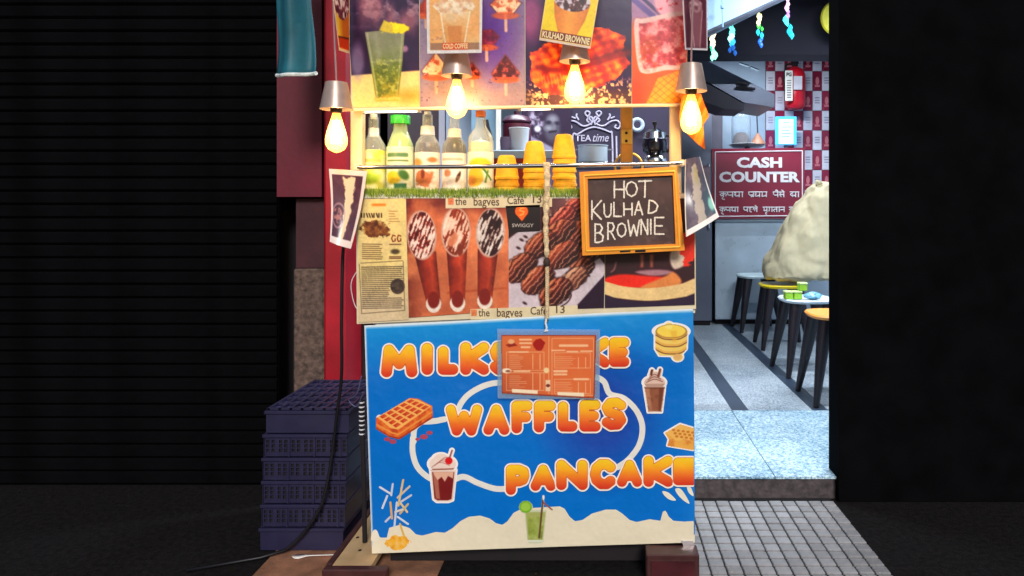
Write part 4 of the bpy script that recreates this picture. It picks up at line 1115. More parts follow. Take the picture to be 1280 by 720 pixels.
# ---------------------------------------------------------------- hanging sheets
def hung_sheet(name, cv, corners, label, cat, depth=None, group=None, m=PR_G, edge=(236, 230, 224), mask=None):
    """corners: TL,TR,BR,BL as (px,py,Y)."""
    P = [W(*q) for q in corners]
    root = thing(name, (P[2] + P[3]) / 2, label, cat, group)
    fm = quad_map(((cv.x0, cv.y0, cv.x1, cv.y1), P), depth)
    cv_mesh('print', cv, fm, m, root)
    back = Cv(cv.x0, cv.y0, cv.x1, cv.y1, (cv.x1 - cv.x0) / 10, edge)
    nrm = (P[1] - P[0]).cross(P[3] - P[0]).normalized()
    if nrm.dot(P[0] - Vector((0, 0, EYE))) < 0: nrm = -nrm
    b = cv_mesh('backing', back, lambda x, y: fm(x, y) + nrm * .0015, m, root)
    return root, fm
# iced coffee poster
c = Cv(534, -80, 603, 66, .8, (226, 190, 140))
c.m(np.clip((c.nz(30, 101) - .4) * 2, 0, .7), (236, 172, 112))
d = sd_poly(c.X, c.Y, [(551, 14), (588, 14), (580, 60), (558, 60)]); c.grad(np.clip(.5 - d, 0, 1), (c.Y - 14) / 46 + (c.nz(8, 102) - .5) * .3, [(0, (240, 214, 178)), (.5, (226, 174, 116)), (1, (214, 156, 96))])
c.line([(551, 14), (558, 60)], 1.4, (250, 236, 210), 1.2); c.line([(588, 14), (580, 60)], 1.4, (250, 236, 210), 1.2); c.poly([(560, 32), (578, 32), (577, 52), (562, 52)], (206, 140, 84), 2, .7)
d = sd_ell(c.X, c.Y, 569, 6, 22, 12) + (c.nz(8, 103) - .5) * 10; c.grad(np.clip(.5 - d, 0, 1), c.nz(6, 104), [(0, (196, 130, 90)), (.5, (244, 224, 196)), (1, (255, 250, 236))])
c.m(np.clip((c.nz(4, 105, 2) - .7) * 9, 0, .7) * (c.X < 556) * (c.Y > 36), (196, 150, 120))
c.poly([(538, 53), (600, 53), (600, 62), (538, 62)], (166, 130, 104), 1); c.poly([(553, 53), (586, 53), (586, 62), (553, 62)], (206, 92, 40), 1)
d = sd_poly(c.X, c.Y, [(537.5, -77), (600, -77), (600, 62), (537.5, 62)]); c.sd(-d, (232, 226, 222), 1.2)
photo_finish(c, 601, 1.15); r, fm = hung_sheet('hanging_poster', c, ((532, -80, 2.585), (604, -80, 2.585), (602, 66, 2.585), (534, 67, 2.585)), 'cream poster of iced coffee reading COLD COFFEE', 'poster', group='posters hanging before the picture board')
text_print('lettering', 'COLD COFFEE', (554, 54, 585.5, 60.5), 2.64, mat('poster_yellow', (252, 214, 150), .5), r, bold=.03, fmap=lambda x, y: fm(x, y) + Vector((0, -.0015, 0)))
# brownie poster
c = Cv(676, -80, 748, 60, .8, (240, 206, 30))
c.m(np.clip((c.X - 690) / 60, 0, 1) * np.clip((40 - c.Y) / 60, 0, 1) * .6, (226, 190, 60))
cup = [(688, 6), (738, 6), (734, 26), (726, 46), (700, 46), (692, 26)]
d = sd_poly(c.X, c.Y, cup); c.grad(np.clip(.5 - d, 0, 1), (c.X - 688) / 50, [(0, (206, 126, 52)), (.5, (240, 172, 88)), (1, (206, 130, 60))])
d = sd_ell(c.X, c.Y, 713, 2, 25, 14); c.grad(np.clip(.5 - d, 0, 1), vnoise(c.X, c.Y, 5, 111, 2), [(0, (40, 22, 30)), (.45, (110, 70, 70)), (.55, (206, 190, 196)), (1, (255, 250, 250))])
c.poly([(676, 45.5), (748, 45.5), (748, 56.5), (676, 56.5)], (120, 34, 22), 1)
d = sd_poly(c.X, c.Y, [(677.6, -78), (746.4, -78), (746.4, 56.5), (677.6, 56.5)]); c.sd(-d, (240, 214, 150), 1.2, .9); c.m((c.Y > 57) * 1.0, (226, 206, 190))
photo_finish(c, 603, 1.15); r, fm = hung_sheet('hanging_poster', c, ((694, -80, 2.585), (760, -72, 2.585), (738, 61, 2.585), (674, 50, 2.585)), 'tilted yellow poster reading KULHAD BROWNIE', 'poster', group='posters hanging before the picture board')
text_print('lettering', 'KULHAD BROWNIE', (679, 46.8, 745.5, 55.6), 2.64, mat('poster_cream', (250, 220, 160), .5), r, bold=.035, fmap=lambda x, y: fm(x, y) + Vector((0, -.0015, 0)))
# narrow poster seen edge-on at the left
c = Cv(0, 0, 60, 100, 1.0, (206, 110, 40))
c.m(np.clip((c.Y - 20) / 40, 0, 1) * np.clip((30 - c.X) / 20, 0, 1), (240, 200, 60)); d = sd_ell(c.X, c.Y, 30, 40, 30, 22); c.grad(np.clip(.5 - d, 0, 1), vnoise(c.X, c.Y, 7, 121, 2), [(0, (60, 20, 40)), (.5, (130, 60, 80)), (.6, (220, 200, 206)), (1, (250, 240, 240))])
c.poly([(4, 84), (56, 84), (56, 96), (4, 96)], (206, 60, 30), 1); c.line([(4, 83), (56, 83)], 2, (80, 20, 20), 1)
d = sd_poly(c.X, c.Y, [(3, -9), (57, -9), (57, 97), (3, 97)]); c.sd(-d, (244, 214, 190), 1)
hung_sheet('hanging_poster', c, ((412, -40, 2.60), (437, -40, 2.78), (437, 67, 2.78), (424, 63, 2.60)), 'narrow orange poster turned almost edge-on beside left lamp cord', 'poster', m=print_mat('matte_print', .9, .05), group='posters hanging before the picture board')
# dark poster at the right
c = Cv(853, -60, 885, 64, .8, (86, 30, 44))
c.m(np.clip((c.nz(16, 131) - .4) * 2, 0, .6), (116, 54, 66)); c.poly([(862, 12), (878, 12), (875, 60), (865, 60)], (140, 84, 92), 3, .8); c.line([(862, 14), (866, 60)], 1.2, (196, 150, 156), 1.2); c.line([(878, 14), (874, 60)], 1.2, (176, 130, 136), 1.2)
d = sd_ell(c.X, c.Y, 869, 8, 9, 9); c.grad(np.clip(.5 - d, 0, 1), vnoise(c.X, c.Y, 5, 132, 2), [(0, (60, 20, 30)), (.5, (150, 96, 104)), (1, (240, 220, 220))])
d = sd_poly(c.X, c.Y, [(854.5, -58), (883.5, -58), (883.5, 61.5), (854.5, 61.5)]); c.sd(-d, (214, 206, 210), 1)
hung_sheet('hanging_poster', c, ((850, -60, 2.66), (884, -60, 2.72), (884.5, 63, 2.72), (856.5, 62, 2.66)), 'dark maroon poster of a tall drink hanging above right lamp', 'poster', group='posters hanging before the picture board')
# curled photo card at the lower left
c = Cv(0, 0, 60, 100, .8, (74, 44, 62))
c.m(np.clip((c.nz(14, 141) - .45) * 2, 0, .6), (104, 70, 86)); c.m(np.clip(.5 - (sd_poly(c.X, c.Y, [(24, 10), (44, 10), (42, 60), (36, 92), (28, 92), (30, 50)]) + (c.nz(8, 142) - .5) * 8) / 2, 0, 1), (214, 196, 166))
c.sd(np.abs(sd_ell(c.X, c.Y, 18, 62, 14, 16)) - 1.2, (176, 140, 150), 2, .8); c.m(np.clip(.5 - sd_ell(c.X, c.Y, 16, 62, 10, 11), 0, 1) * np.clip((c.nz(5, 143) - .4) * 4, 0, .8), (190, 130, 126))
d = sd_poly(c.X, c.Y, [(4.5, 7), (55, 7), (55, 91), (4.5, 91)]); c.sd(-d, (222, 210, 210), 1)
hung_sheet('photo_card', c, ((411, 211, 2.74), (459, 214, 2.78), (438.5, 311, 2.74), (412, 302, 2.72)), 'white bordered photo card curling off the cart at lower left', 'photo card', depth=lambda u, v: .02 * math.sin(v * 3.1) - .015 * math.sin(u * 3.1))
# laminated card at the right
c = Cv(0, 0, 60, 100, .8, (84, 78, 96))
c.m(np.clip((c.X - 30) / 30, 0, 1) * np.clip((c.Y - 20) / 50, 0, 1) * .8, (56, 110, 124)); c.m(np.clip((c.nz(12, 151) - .45) * 3, 0, .7), (116, 106, 124))
c.m(np.clip(.5 - (sd_poly(c.X, c.Y, [(20, 12), (36, 8), (40, 50), (36, 92), (24, 92), (18, 50)]) + (c.nz(7, 152) - .5) * 12) / 2, 0, 1) * .75, (196, 190, 176)); c.ell(32, 26, 5, 14, (176, 166, 110), 3, .7)
c.ell(54, 76, 6, 10, (150, 226, 214), 3, .8); c.m((c.Y > 92) * 1.0, (226, 228, 232)); c.m((c.X > 57.5) * 1.0, (226, 228, 232)); c.m((c.X < 1.5) * 1.0, (206, 196, 176))
hung_sheet('laminated_card', c, ((857, 199, 2.72), (875, 196, 2.80), (899, 271, 2.72), (858, 296, 2.66)), 'curled laminated photo card hanging right of the chalkboard', 'photo card', depth=lambda u, v: .03 * math.sin(v * 3.1) - .02 * math.sin(u * 3.1))

# ---------------------------------------------------------------- chalkboard
YC = 2.745
cb = thing('chalkboard', W(790, 318, YC), 'small chalkboard with orange frame reading HOT KULHAD BROWNIE', 'chalkboard')
fo = [(724, 215), (846, 208), (856, 313), (728, 319.5)]; fi = [(734.5, 223.5), (841, 219), (844.5, 305), (737, 309.5)]
M_OR = mat('orange_plastic', (236, 146, 34), 0.35, var=0.12, vscale=16)
for k in range(4):
    q = [fo[k], fo[(k + 1) % 4], fi[(k + 1) % 4], fi[k]]
    fbar = obj('frame_bar', MB().prism([W(x, y, YC - .012) for x, y in q], (0, .024, 0)), M_OR, cb)
    md = [((fo[k][0] * .45 + fi[k][0] * .55), (fo[k][1] * .45 + fi[k][1] * .55)), ((fo[(k + 1) % 4][0] * .45 + fi[(k + 1) % 4][0] * .55), (fo[(k + 1) % 4][1] * .45 + fi[(k + 1) % 4][1] * .55))]
    obj('bead', MB().tube([W(*md[0], YC - .013), W(*md[1], YC - .013)], .004, 6), mat('orange_bead', (248, 182, 66), 0.3), fbar)
    if k == 2:
        for a, b in ((775, 788), (794, 807)):
            obj('slot', MB().prism([W(a, 315.5, YC - .0135), W(b, 314.8, YC - .0135), W(b, 312, YC - .0135), W(a, 312.7, YC - .0135)], (0, .001, 0)), M_DARK, fbar)
c = Cv(733, 217, 846, 311, 1.6, (66, 44, 42)); c.m(np.clip((c.nz(24, 160) - .4) * 2, 0, .7), (88, 64, 58)); c.m(np.clip((c.nz(9, 161) - .6) * 3, 0, .35), (120, 96, 90))
board = cv_mesh('slate', c, lambda x, y: W(x, y, YC), print_mat('slate_print', 0.55, 0.35), cb, sd_poly(c.X, c.Y, [(x + (1.5 if x > 790 else -1.5), y + (1.5 if y > 260 else -1.5)) for x, y in fi]) < 0)
obj('back_panel', MB().prism([W(x, y, YC + .004) for x, y in fi], (0, .007, 0)), M_DARK, cb)
CH = mat('chalk', (236, 222, 206), 0.9, var=0.25, vscale=220)
chalk = [('H', (767, 225.5, 781, 248)), ('O', (781.5, 226, 797.5, 246.5)), ('T', (797.5, 225, 815, 247.5)),
         ('K', (739, 250, 752.5, 275)), ('U', (754, 254, 765, 272)), ('L', (766.5, 252, 777.5, 271.5)), ('H', (779, 253, 791, 270)), ('A', (792.5, 251, 804, 269)), ('D', (809.5, 249.5, 823, 267.5)),
         ('B', (743, 279, 755.5, 304)), ('R', (759, 277.5, 769.5, 300)), ('O', (770.5, 278, 783.5, 297)), ('W', (784, 274.5, 800, 295.5)), ('N', (800.5, 273.5, 810.5, 294)), ('I', (811, 273, 816, 293.5)), ('E', (817.5, 271, 830.5, 293.5))]
for ch, bx in chalk:
    fn = sk_sdf(ch, bx, .95)
    f1 = lambda X, Y, fn=fn: fn(X, Y) + (vnoise(X, Y, 1.3, 5, 2) - .55) * .9
    vs_, fs_ = sdf_cells(f1, (bx[0] - 2, bx[1] - 2, bx[2] + 2, bx[3] + 2), .45)
    m2 = MB().add([W(x, y, YC - .0012) for x, y in vs_], fs_)
    if fs_: obj('chalk_letter', m2, CH, cb, fixnormals=False)

# ---------------------------------------------------------------- menu sheet
mn = thing('menu_sheet', W(686, 498, 2.77), 'orange laminated menu sheet hanging over the blue banner', 'menu')
fq = [(621.5, 411), (750, 412), (749.5, 499), (622, 498)]
obj('plastic_sleeve', MB().prism([W(x, y, 2.772) for x, y in fq], (0, .0012, 0)), clear_mat('plastic_film', (200, 226, 244), .2, .12), mn)
c = Cv(625, 417, 747, 499, .55, (224, 108, 58))
c.m(np.clip((c.nz(30, 170) - .4) * 2, 0, .6), (224, 120, 66)); c.m(np.clip((690 - c.X) / 60, 0, 1) * np.clip((c.Y - 430) / 60, 0, 1) * .6, (166, 66, 44))
PK = (248, 196, 150)
c.line([(686, 420), (686, 492)], 1, PK, 1.2, .6)
for bx in ((633, 440, 680, 463), (633, 466, 680, 488), (690, 423, 742, 494), (693, 441, 738, 460), (693, 474, 738, 492)):
    c.line([(bx[0], bx[1]), (bx[2], bx[1]), (bx[2], bx[3]), (bx[0], bx[3]), (bx[0], bx[1])], .8, PK, 1, .65)
for (a, b, y, w) in ((650, 664, 424.5, 2.2), (650, 664, 429, 2.2), (652, 662, 434, 2.4), (637, 660, 440, 1.8), (700, 734, 432, 3), (690, 706, 438, 1.6), (709, 722, 439.5, 2), (726, 740, 439, 1.8), (643, 662, 464, 2), (718, 735, 474, 2.6), (693, 708, 464, 3), (693, 708, 468, 2.4)):
    c.line([(a, y), (b, y)], w, PK, 1.2, .9)
rs = np.random.RandomState(9)
for (x0, y0, n, wd) in ((637, 444, 8, 22), (637, 470, 7, 22), (694, 446, 6, 26), (694, 478, 6, 22)):
    for k in range(n):
        c.line([(x0, y0 + 2.3 * k), (x0 + rs.uniform(.5, 1) * wd, y0 + 2.3 * k)], .8, (244, 186, 140), 1, .6)
for x in (666, 675, 723, 732): 
    for y0, y1 in (((443, 461), (467, 487)) if x < 690 else ((447, 460), (478, 491))): c.line([(x, y0), (x, y1)], 1, PK, 1, .75)
d = sd_ell(c.X, c.Y, 674, 431, 7, 7) + (c.nz(4, 172) - .5) * 4; c.sd(d, (166, 30, 26), 1.5); c.poly([(632, 431), (642, 428), (647, 432), (636, 434)], (150, 40, 30), 1.5); c.ell(639, 427, 4, 3, (236, 170, 120), 1.5)
c.ell(633, 463.5, 6, 3, (250, 226, 196), 1.2); c.ell(635, 464, 3, 1.5, (150, 90, 60), 1); c.ell(683, 463, 3.5, 3.5, (244, 206, 150), 1.5); c.poly([(682, 475), (688, 475), (688, 489), (682, 489)], (240, 200, 160), 1.2); c.ell(685, 482, 2.6, 2, (120, 50, 40), 1)
c.poly([(640, 486), (672, 488), (672, 493), (640, 491)], (248, 226, 190), 1); c.poly([(697, 490), (730, 491), (730, 497), (697, 496)], (248, 226, 190), 1)
c.sd(-sd_poly(c.X, c.Y, [(627.5, 420), (743.5, 420), (741.5, 496.5), (628, 490)]), (150, 62, 46), 1.4)
msk = sd_poly(c.X, c.Y, [(626.5, 418.5), (745, 418.5), (743, 498), (627, 491.5)]) < 0
cv_mesh('printed_page', c, lambda x, y: W(x, y, 2.7705), PR_G, mn, msk)
obj('hook', MB().tube([W(683, 398, 2.765), W(682, 404, 2.765), W(683.5, 410, 2.767), W(681, 414, 2.768), W(685, 413, 2.769)], .004, 8), mat('white_tie', (236, 240, 242), .5), mn, smooth=True)

# rope from the rail
rp_ = thing('twisted_rope', W(684, 396, 2.76), 'cream twisted rope hanging from the rail down to the menu', 'rope')
M_ROPE = mat('rope_cream', (222, 200, 160), 0.85, var=0.35, vscale=70, bump=0.6, bscale=200)
pts = [W(683 + .8 * math.sin(k / 4), 203 + k * 4.1, 2.765) for k in range(30)]
obj('wrapped_length', MB().tube(pts, [.0125 + .0022 * math.sin(k * 1.9) - .00012 * k for k in range(30)], 12), M_ROPE, rp_, smooth='all')
obj('knot', MB().lathe([(.003, -.02), (.012, -.012), (.014, 0), (.011, .012), (.003, .02)], W(683.5, 328, 2.765), 12), mat('dark_tie', (52, 40, 36), .8), rp_, smooth=True)
for ph in (0, math.pi):
    h = []
    for k in range(120):
        t = k / 119; a = t * 26 * 2 * math.pi / 2 + ph; p = W(684, 330 + t * 68, 2.765); h.append(p + Vector((.0042 * math.cos(a), .0042 * math.sin(a), 0)))
    obj('strand', MB().tube(h, .0042, 6), M_ROPE, rp_, smooth='all')

# ---------------------------------------------------------------- pendant lamps
M_SHADE = mat('lamp_shade_metal', (176, 154, 144), 0.38, metal=0.4, var=0.15, vscale=20)
M_SOCK = mat('lamp_socket', (40, 24, 22), 0.5)
M_BULB = clear_mat('amber_bulb_glass', (255, 214, 130), .25, .05, emit=(255, 176, 70), estr=1.6)
M_FIL = emit_mat('glowing_filament', (255, 230, 180), 30)
lamps = [(420.5, 103, 413, 2.62, 'pendant filament lamp hanging in front of the red column'), (571, 62, 571, 2.68, 'pendant filament lamp below the cream iced coffee poster'),
         (718.5, 44, 718.5, 2.68, 'pendant filament lamp below the tilted yellow poster'), (864, 80, 868, 2.62, 'pendant filament lamp before the orange cloth at right')]
for k, (px, py, cx, Y, lab) in enumerate(lamps):
    top = W(px, py, Y)
    t = thing('pendant_lamp', top - Vector((0, 0, .28)), lab, 'lamp', 'pendant filament lamps')
    x, y, z = top
    obj('shade', MB().lathe([(.012, .004), (.038, .0), (.040, -.006), (.058, -.098), (.056, -.099), (.038, -.010), (.012, -.006)], top, 32, cap=False), M_SHADE, t, smooth=True)
    obj('cord', MB().tube([top + Vector((0, 0, .0)), top + Vector(((cx - px) * Y / F * .4, 0, .2)), W(cx, -160, Y)], .0035, 8), mat('cord_grey', (150, 120, 124), .6), t, smooth=True)
    so = obj('socket', MB().lathe([(.018, -.01), (.022, -.06), (.021, -.105), (.016, -.112)], top, 20), M_SOCK, t, smooth=True)
    zb = -.110
    prof = [(.013, 0), (.016, -.014), (.024, -.04), (.034, -.072), (.039, -.098), (.037, -.118), (.028, -.134), (.014, -.142), (.002, -.146)]
    bu = obj('bulb', MB().lathe([(r, h + zb) for r, h in prof], top, 28, cap=False), M_BULB, t, smooth='all')
    for q in range(8):
        a = q / 8 * 6.283; r0, r1 = .010, .017
        obj('filament', MB().tube([top + Vector((r0 * math.cos(a), r0 * math.sin(a), zb - .03)), top + Vector((r1 * math.cos(a + .2), r1 * math.sin(a + .2), zb - .112))], .0022, 6), M_FIL, bu)
    obj('stem', MB().tube([top + Vector((0, 0, zb)), top + Vector((0, 0, zb - .06))], .004, 8), mat('glass_stem', (240, 220, 180), .2), bu)
    ld = bpy.data.lights.new('bulb_light', 'POINT'); ld.energy = 1.7; ld.color = (1.0, .74, .42); ld.shadow_soft_size = .03
    lo = bpy.data.objects.new('bulb_light', ld); col.objects.link(lo); lo.parent = t; lo.location = (0, 0, .28 + zb - .08)

# orange cloth pennant
cl = [(852, 117), (876, 117), (886, 145), (878.5, 156), (882, 188), (870, 178), (858, 166), (849, 150)]
vs_, fs_ = sdf_cells(lambda X, Y: sd_poly(X, Y, cl), (846, 114, 889, 191), 1.2)
m2 = MB().add([W(x, y, 2.74 + .012 * math.sin(x / 3.2 + y / 9) + .008 * math.sin(y / 7)) for x, y in vs_], fs_)
o = obj('cloth_pennant', m2, mat('orange_cloth', (240, 110, 14), .7, var=.2, vscale=30), None, smooth='all', origin=W(868, 188, 2.74)); tag(o, 'orange cloth pennant hanging behind the right lamp', 'cloth')
so_ = o.modifiers.new('thickness', 'SOLIDIFY'); so_.thickness = .0015

# ---------------------------------------------------------------- bottles on the shelf
BY = 2.93
def bottle(px0, px1, ytop, ybot, prof, glass, liquid, level, capm, caph, capw, collar, lab_rng, paint, label, group='syrup bottles on the cart shelf'):
    """prof: list of (fraction of radius, fraction of height)."""
    cx = W((px0 + px1) / 2, 0, BY).x; R = (px1 - px0) / 2 * BY / F; z0 = ZS + .004; H = (ybot - ytop) * BY / F
    t = thing('syrup_bottle', (cx, BY, z0), label, 'bottle', group); b = Vector((cx, BY, z0))
    P = [(max(.002, r * R), h * H) for r, h in prof]
    obj('glass', MB().lathe([(.002, 0.0)] + P, b, 28, cap=False), glass, t, smooth=True)
    lv = [(max(.002, (r * R) - .003), max(.004, h * H)) for r, h in prof if h * H <= level * H] + [(.002, level * H)]
    obj('liquid', MB().lathe([(.002, .004)] + lv, b, 24, cap=False), liquid, t, smooth=True)
    ct = H; cp = obj('cap', MB().lathe([(.002, 0), (capw * .96, 0), (capw, -.003), (capw, -caph), (capw * .9, -caph - .001)], b + Vector((0, 0, ct + .003)), 24, cap=False), capm, t, smooth=True)
    if collar:
        obj('collar', MB().lathe([(collar[2] * .96, 0), (collar[2], -.001), (collar[2] * 1.08, -collar[1]), (collar[2] * 1.0, -collar[1])], b + Vector((0, 0, H * collar[0])), 24, cap=False), M_WHITEP, t, smooth=True)
    c = Cv(0, 0, 60, 60, 1.2, (240, 226, 196)); paint(c)
    r = R + .0012; h0, h1 = lab_rng
    def fm(x, y):
        a = math.radians(-90 + (x - 30) / 30 * 88)
        return b + Vector((r * math.cos(a), r * math.sin(a), (h1 - (h1 - h0) * y / 60) * H))
    cv_mesh('paper_label', c, fm, PR_P, t)
    return t
GL = clear_mat('clear_glass', (236, 240, 232), .16, .06); GLG = clear_mat('greenish_glass', (216, 236, 190), .3, .08)
def liq(n, c, tr=.0): return mat(n, c, .25, var=.1)
std = [(.96, 0), (1, .03), (1, .55), (.92, .62), (.6, .70), (.42, .76), (.40, .88), (.40, .97)]
def pl1(c):
    c.C[:] = (240, 232, 170); c.m(np.clip((c.nz(14, 201) - .45) * 3, 0, .8), (214, 214, 60)); c.ell(30, 44, 14, 9, (170, 200, 40), 5); c.line([(14, 16), (46, 16)], 5, (214, 190, 90), 2)
def pl2(c):
    c.C[:] = (226, 232, 196); c.line([(16, 12), (44, 12)], 6, (60, 110, 50), 2, .8); c.line([(14, 20), (46, 20)], 2.5, (110, 140, 70), 1.5); c.ell(24, 44, 12, 9, (236, 200, 40), 3); c.ell(40, 40, 9, 6, (64, 110, 40), 3, 1, .6); c.poly([(26, 52), (44, 52), (44, 60), (26, 60)], (44, 100, 60), 2)
def pl3(c):
    c.C[:] = (246, 226, 206); c.ell(16, 16, 10, 6, (236, 150, 70), 4); c.ell(42, 12, 8, 4, (214, 120, 60), 3); c.m(np.clip(.5 - (sd_ell(c.X, c.Y, 28, 40, 16, 12) + (c.nz(8, 203) - .5) * 14) / 3, 0, 1), (206, 116, 66)); c.ell(27, 34, 3, 7, (120, 40, 24), 2)
def pl4(c):
    c.C[:] = (246, 236, 222); c.line([(12, 10), (46, 10)], 4, (226, 186, 150), 2); c.ell(40, 38, 3, 9, (70, 36, 24), 1.5, 1, .4); c.ell(22, 32, 6, 6, (190, 120, 80), 4); c.m(np.clip((c.nz(10, 204) - .55) * 3, 0, .7) * (c.Y > 36), (214, 176, 150))
def pl5(c):
    c.C[:] = (240, 236, 206); c.ell(32, 20, 18, 10, (240, 206, 30), 4); c.ell(24, 40, 13, 15, (240, 190, 40), 3); c.ell(18, 46, 8, 8, (226, 140, 50), 5); c.line([(36, 26), (50, 44)], 3, (60, 120, 40), 1.5); c.line([(44, 30), (40, 48)], 3, (96, 140, 40), 1.5)
bottle(452, 482, 140, 238, std, GL, liq('lemon_syrup', (226, 216, 120)), .56, M_WHITEP, .02, .015, (.83, .035, .021), (.05, .54), pl1, 'pale yellow syrup bottle with white collar, nearest the left post')
bottle(484, 517, 144, 240, [(.96, 0), (1, .03), (1, .5), (.95, .62), (.7, .74), (.52, .82), (.46, .97)], GLG, liq('green_syrup', (196, 210, 110)), .8, mat('green_cap', (52, 196, 60), .4), .034, .0395, None, (.05, .6), pl2, 'green mojito syrup bottle with wide bright green cap')
bottle(519, 550, 136, 237, std, GL, liq('cola_syrup', (50, 16, 18)), .63, M_WHITEP, .012, .014, (.83, .036, .027), (.03, .50), pl3, 'dark syrup bottle with white collar and orange label')
bottle(553, 583, 138, 237, std, GL, liq('coffee_syrup', (28, 10, 14)), .74, M_WHITEP, .012, .014, (.81, .036, .027), (.03, .50), pl4, 'dark syrup bottle with white label, behind second lamp')
bottle(585, 617, 137, 239, [(.96, 0), (1, .03), (1, .62), (.92, .70), (.6, .77), (.42, .82), (.38, .97)], GL, liq('mango_syrup', (234, 226, 170)), .66, mat('orange_cap', (240, 120, 40), .4), .024, .021, None, (.04, .5), pl5, 'pale syrup bottle with orange cap and mango label')

# ---------------------------------------------------------------- clay cups stacked upside down
M_CLAY = mat('yellow_clay', (238, 176, 32), .75, var=.16, vscale=30, bump=.15, bscale=120, rnd=.06)
CY = 2.93
def cup_mesh():
    R = 15.2 * CY / F; h = 30 * CY / F
    return MB().lathe([(.002, h), (R * .52, h), (R * .64, h - .004), (R * .70, h * .9), (R * .81, h * .65), (R * .90, h * .35), (R * .945, .012), (R * 1.0, .010), (R * 1.0, .0), (R * .9, .0), (R * .86, .02), (R * .5, h - .008)], (0, 0, 0), 32, cap=False)
ref = obj('clay_cup', cup_mesh(), M_CLAY, None, smooth=True)
pos = {0: (634, 3, 'short left'), 1: (668.5, 5, 'middle'), 2: (705.5, 6, 'tall right')}
firstc = True
ordn = ['bottom cup', 'second cup from the bottom', 'third cup from the bottom', 'fourth cup from the bottom', 'fifth cup from the bottom', 'top cup']
for k, (px, n, nm) in pos.items():
    for q in range(n):
        if firstc: o = ref; firstc = False
        else:
            o = ref.copy(); col.objects.link(o)
        o.location = (W(px, 0, CY).x + random.uniform(-.002, .002), CY, ZS + .004 + q * 8.7 * CY / F)
        o.rotation_euler = (random.uniform(-.015, .015), random.uniform(-.02, .02), random.uniform(0, 6))
        wd = 'top cup' if q == n - 1 else ordn[q]
        tag(o, 'upturned yellow clay cup, %s of the %s stack' % (wd, nm), 'cup', 'stacked clay cups')

# ---------------------------------------------------------------- things inside the shop seen above the cart shelf
# partition with chalk mural
pt = thing('chalk_mural_wall', (-.15, 5.65, FLOORZ), 'dark blackboard partition with chalk lettering TEA time behind the cart', 'partition')
obj('panel', MB().box(W(690, 0, 5.6).x, W(852, 0, 5.6).x, 5.6, 5.68, FLOORZ, 3.2), mat('blackboard', (44, 34, 58), .7, var=.25, vscale=5), pt)
M_CHK = mat('mural_chalk', (186, 176, 196), .9, var=.2, vscale=80)
def mural(name, pts, w=.007, closed=False):
    return obj(name, MB().tube([W(x, y, 5.596) for x, y in pts], w, 5), M_CHK, pt)
mural('chalk_line', spline([(716, 206), (716, 170), (722, 168), (732, 162), (742, 159), (752, 161), (762, 165), (765, 168), (766, 206)]))
mural('chalk_line', [(771, 206), (770.5, 170)])
for s in (1, -1):
    f = lambda x: 741.5 + s * x
    mural('chalk_scroll', spline([(f(3), 154), (f(8), 157), (f(14), 157), (f(22), 152), (f(30), 151), (f(34), 156), (f(31), 161), (f(27), 159), (f(29), 156)]))
    mural('chalk_scroll', spline([(f(2), 152), (f(6), 147), (f(10), 142), (f(8), 139), (f(4), 141), (f(6), 145)]))
    mural('chalk_scroll', spline([(f(3), 156), (f(0.5), 150), (f(3), 146), (f(8), 150), (f(5), 153)]))
    mural('chalk_scroll', spline([(f(18), 150), (f(21), 145), (f(20), 142)])); mural('chalk_scroll', spline([(f(22), 148), (f(27), 146)]))
text_print('lettering', 'TEA', (719, 168.5, 739, 176.5), 5.594, M_CHK, pt, bold=.01)
text_print('lettering', 'time', (741, 167.5, 761, 177), 5.594, M_CHK, pt, shear=.35, bold=.005)
text_print('lettering', 'BLACK', (693.5, 135.5, 709, 140), 5.594, M_CHK, pt, bold=.01)
# monochrome face picture on the partition
c = Cv(652, 134, 714, 190, .8, (50, 34, 56))
c.m(np.clip(.5 - sd_ell(c.X, c.Y, 690, 160, 10, 17) / 5, 0, 1), (84, 76, 90)); c.ell(691, 149, 6, 5, (136, 130, 142), 6); c.ell(686, 160, 5, 3, (150, 146, 156), 5); c.ell(686, 153, 3, 2, (36, 26, 44), 3); c.ell(696, 154, 3, 2, (36, 26, 44), 3); c.ell(693, 159, 2, 4, (120, 114, 126), 3); c.line([(687, 165), (695, 164)], 2.4, (36, 24, 40), 2)
c.m(np.clip(.5 - sd_ell(c.X, c.Y, 669, 156, 10, 19) / 5, 0, 1) * np.clip((c.nz(7, 301) - .42) * 5, 0, 1), (176, 160, 182)); c.ell(672, 161, 4, 4, (226, 222, 230), 3); c.poly([(660, 168), (690, 184), (694, 192), (660, 192)], (150, 142, 166), 3)
cm = cv_mesh('face_picture', c, lambda x, y: W(x, y, 5.58), PR_P, pt); cm['label'] = 'monochrome face picture beside the chalk lettering'
obj('picture_board', MB().box(W(652, 0, 5.585).x, W(714, 0, 5.585).x, 5.583, 5.599, W(0, 190, 5.585).z, W(0, 134, 5.585).z), M_DARK, pt)

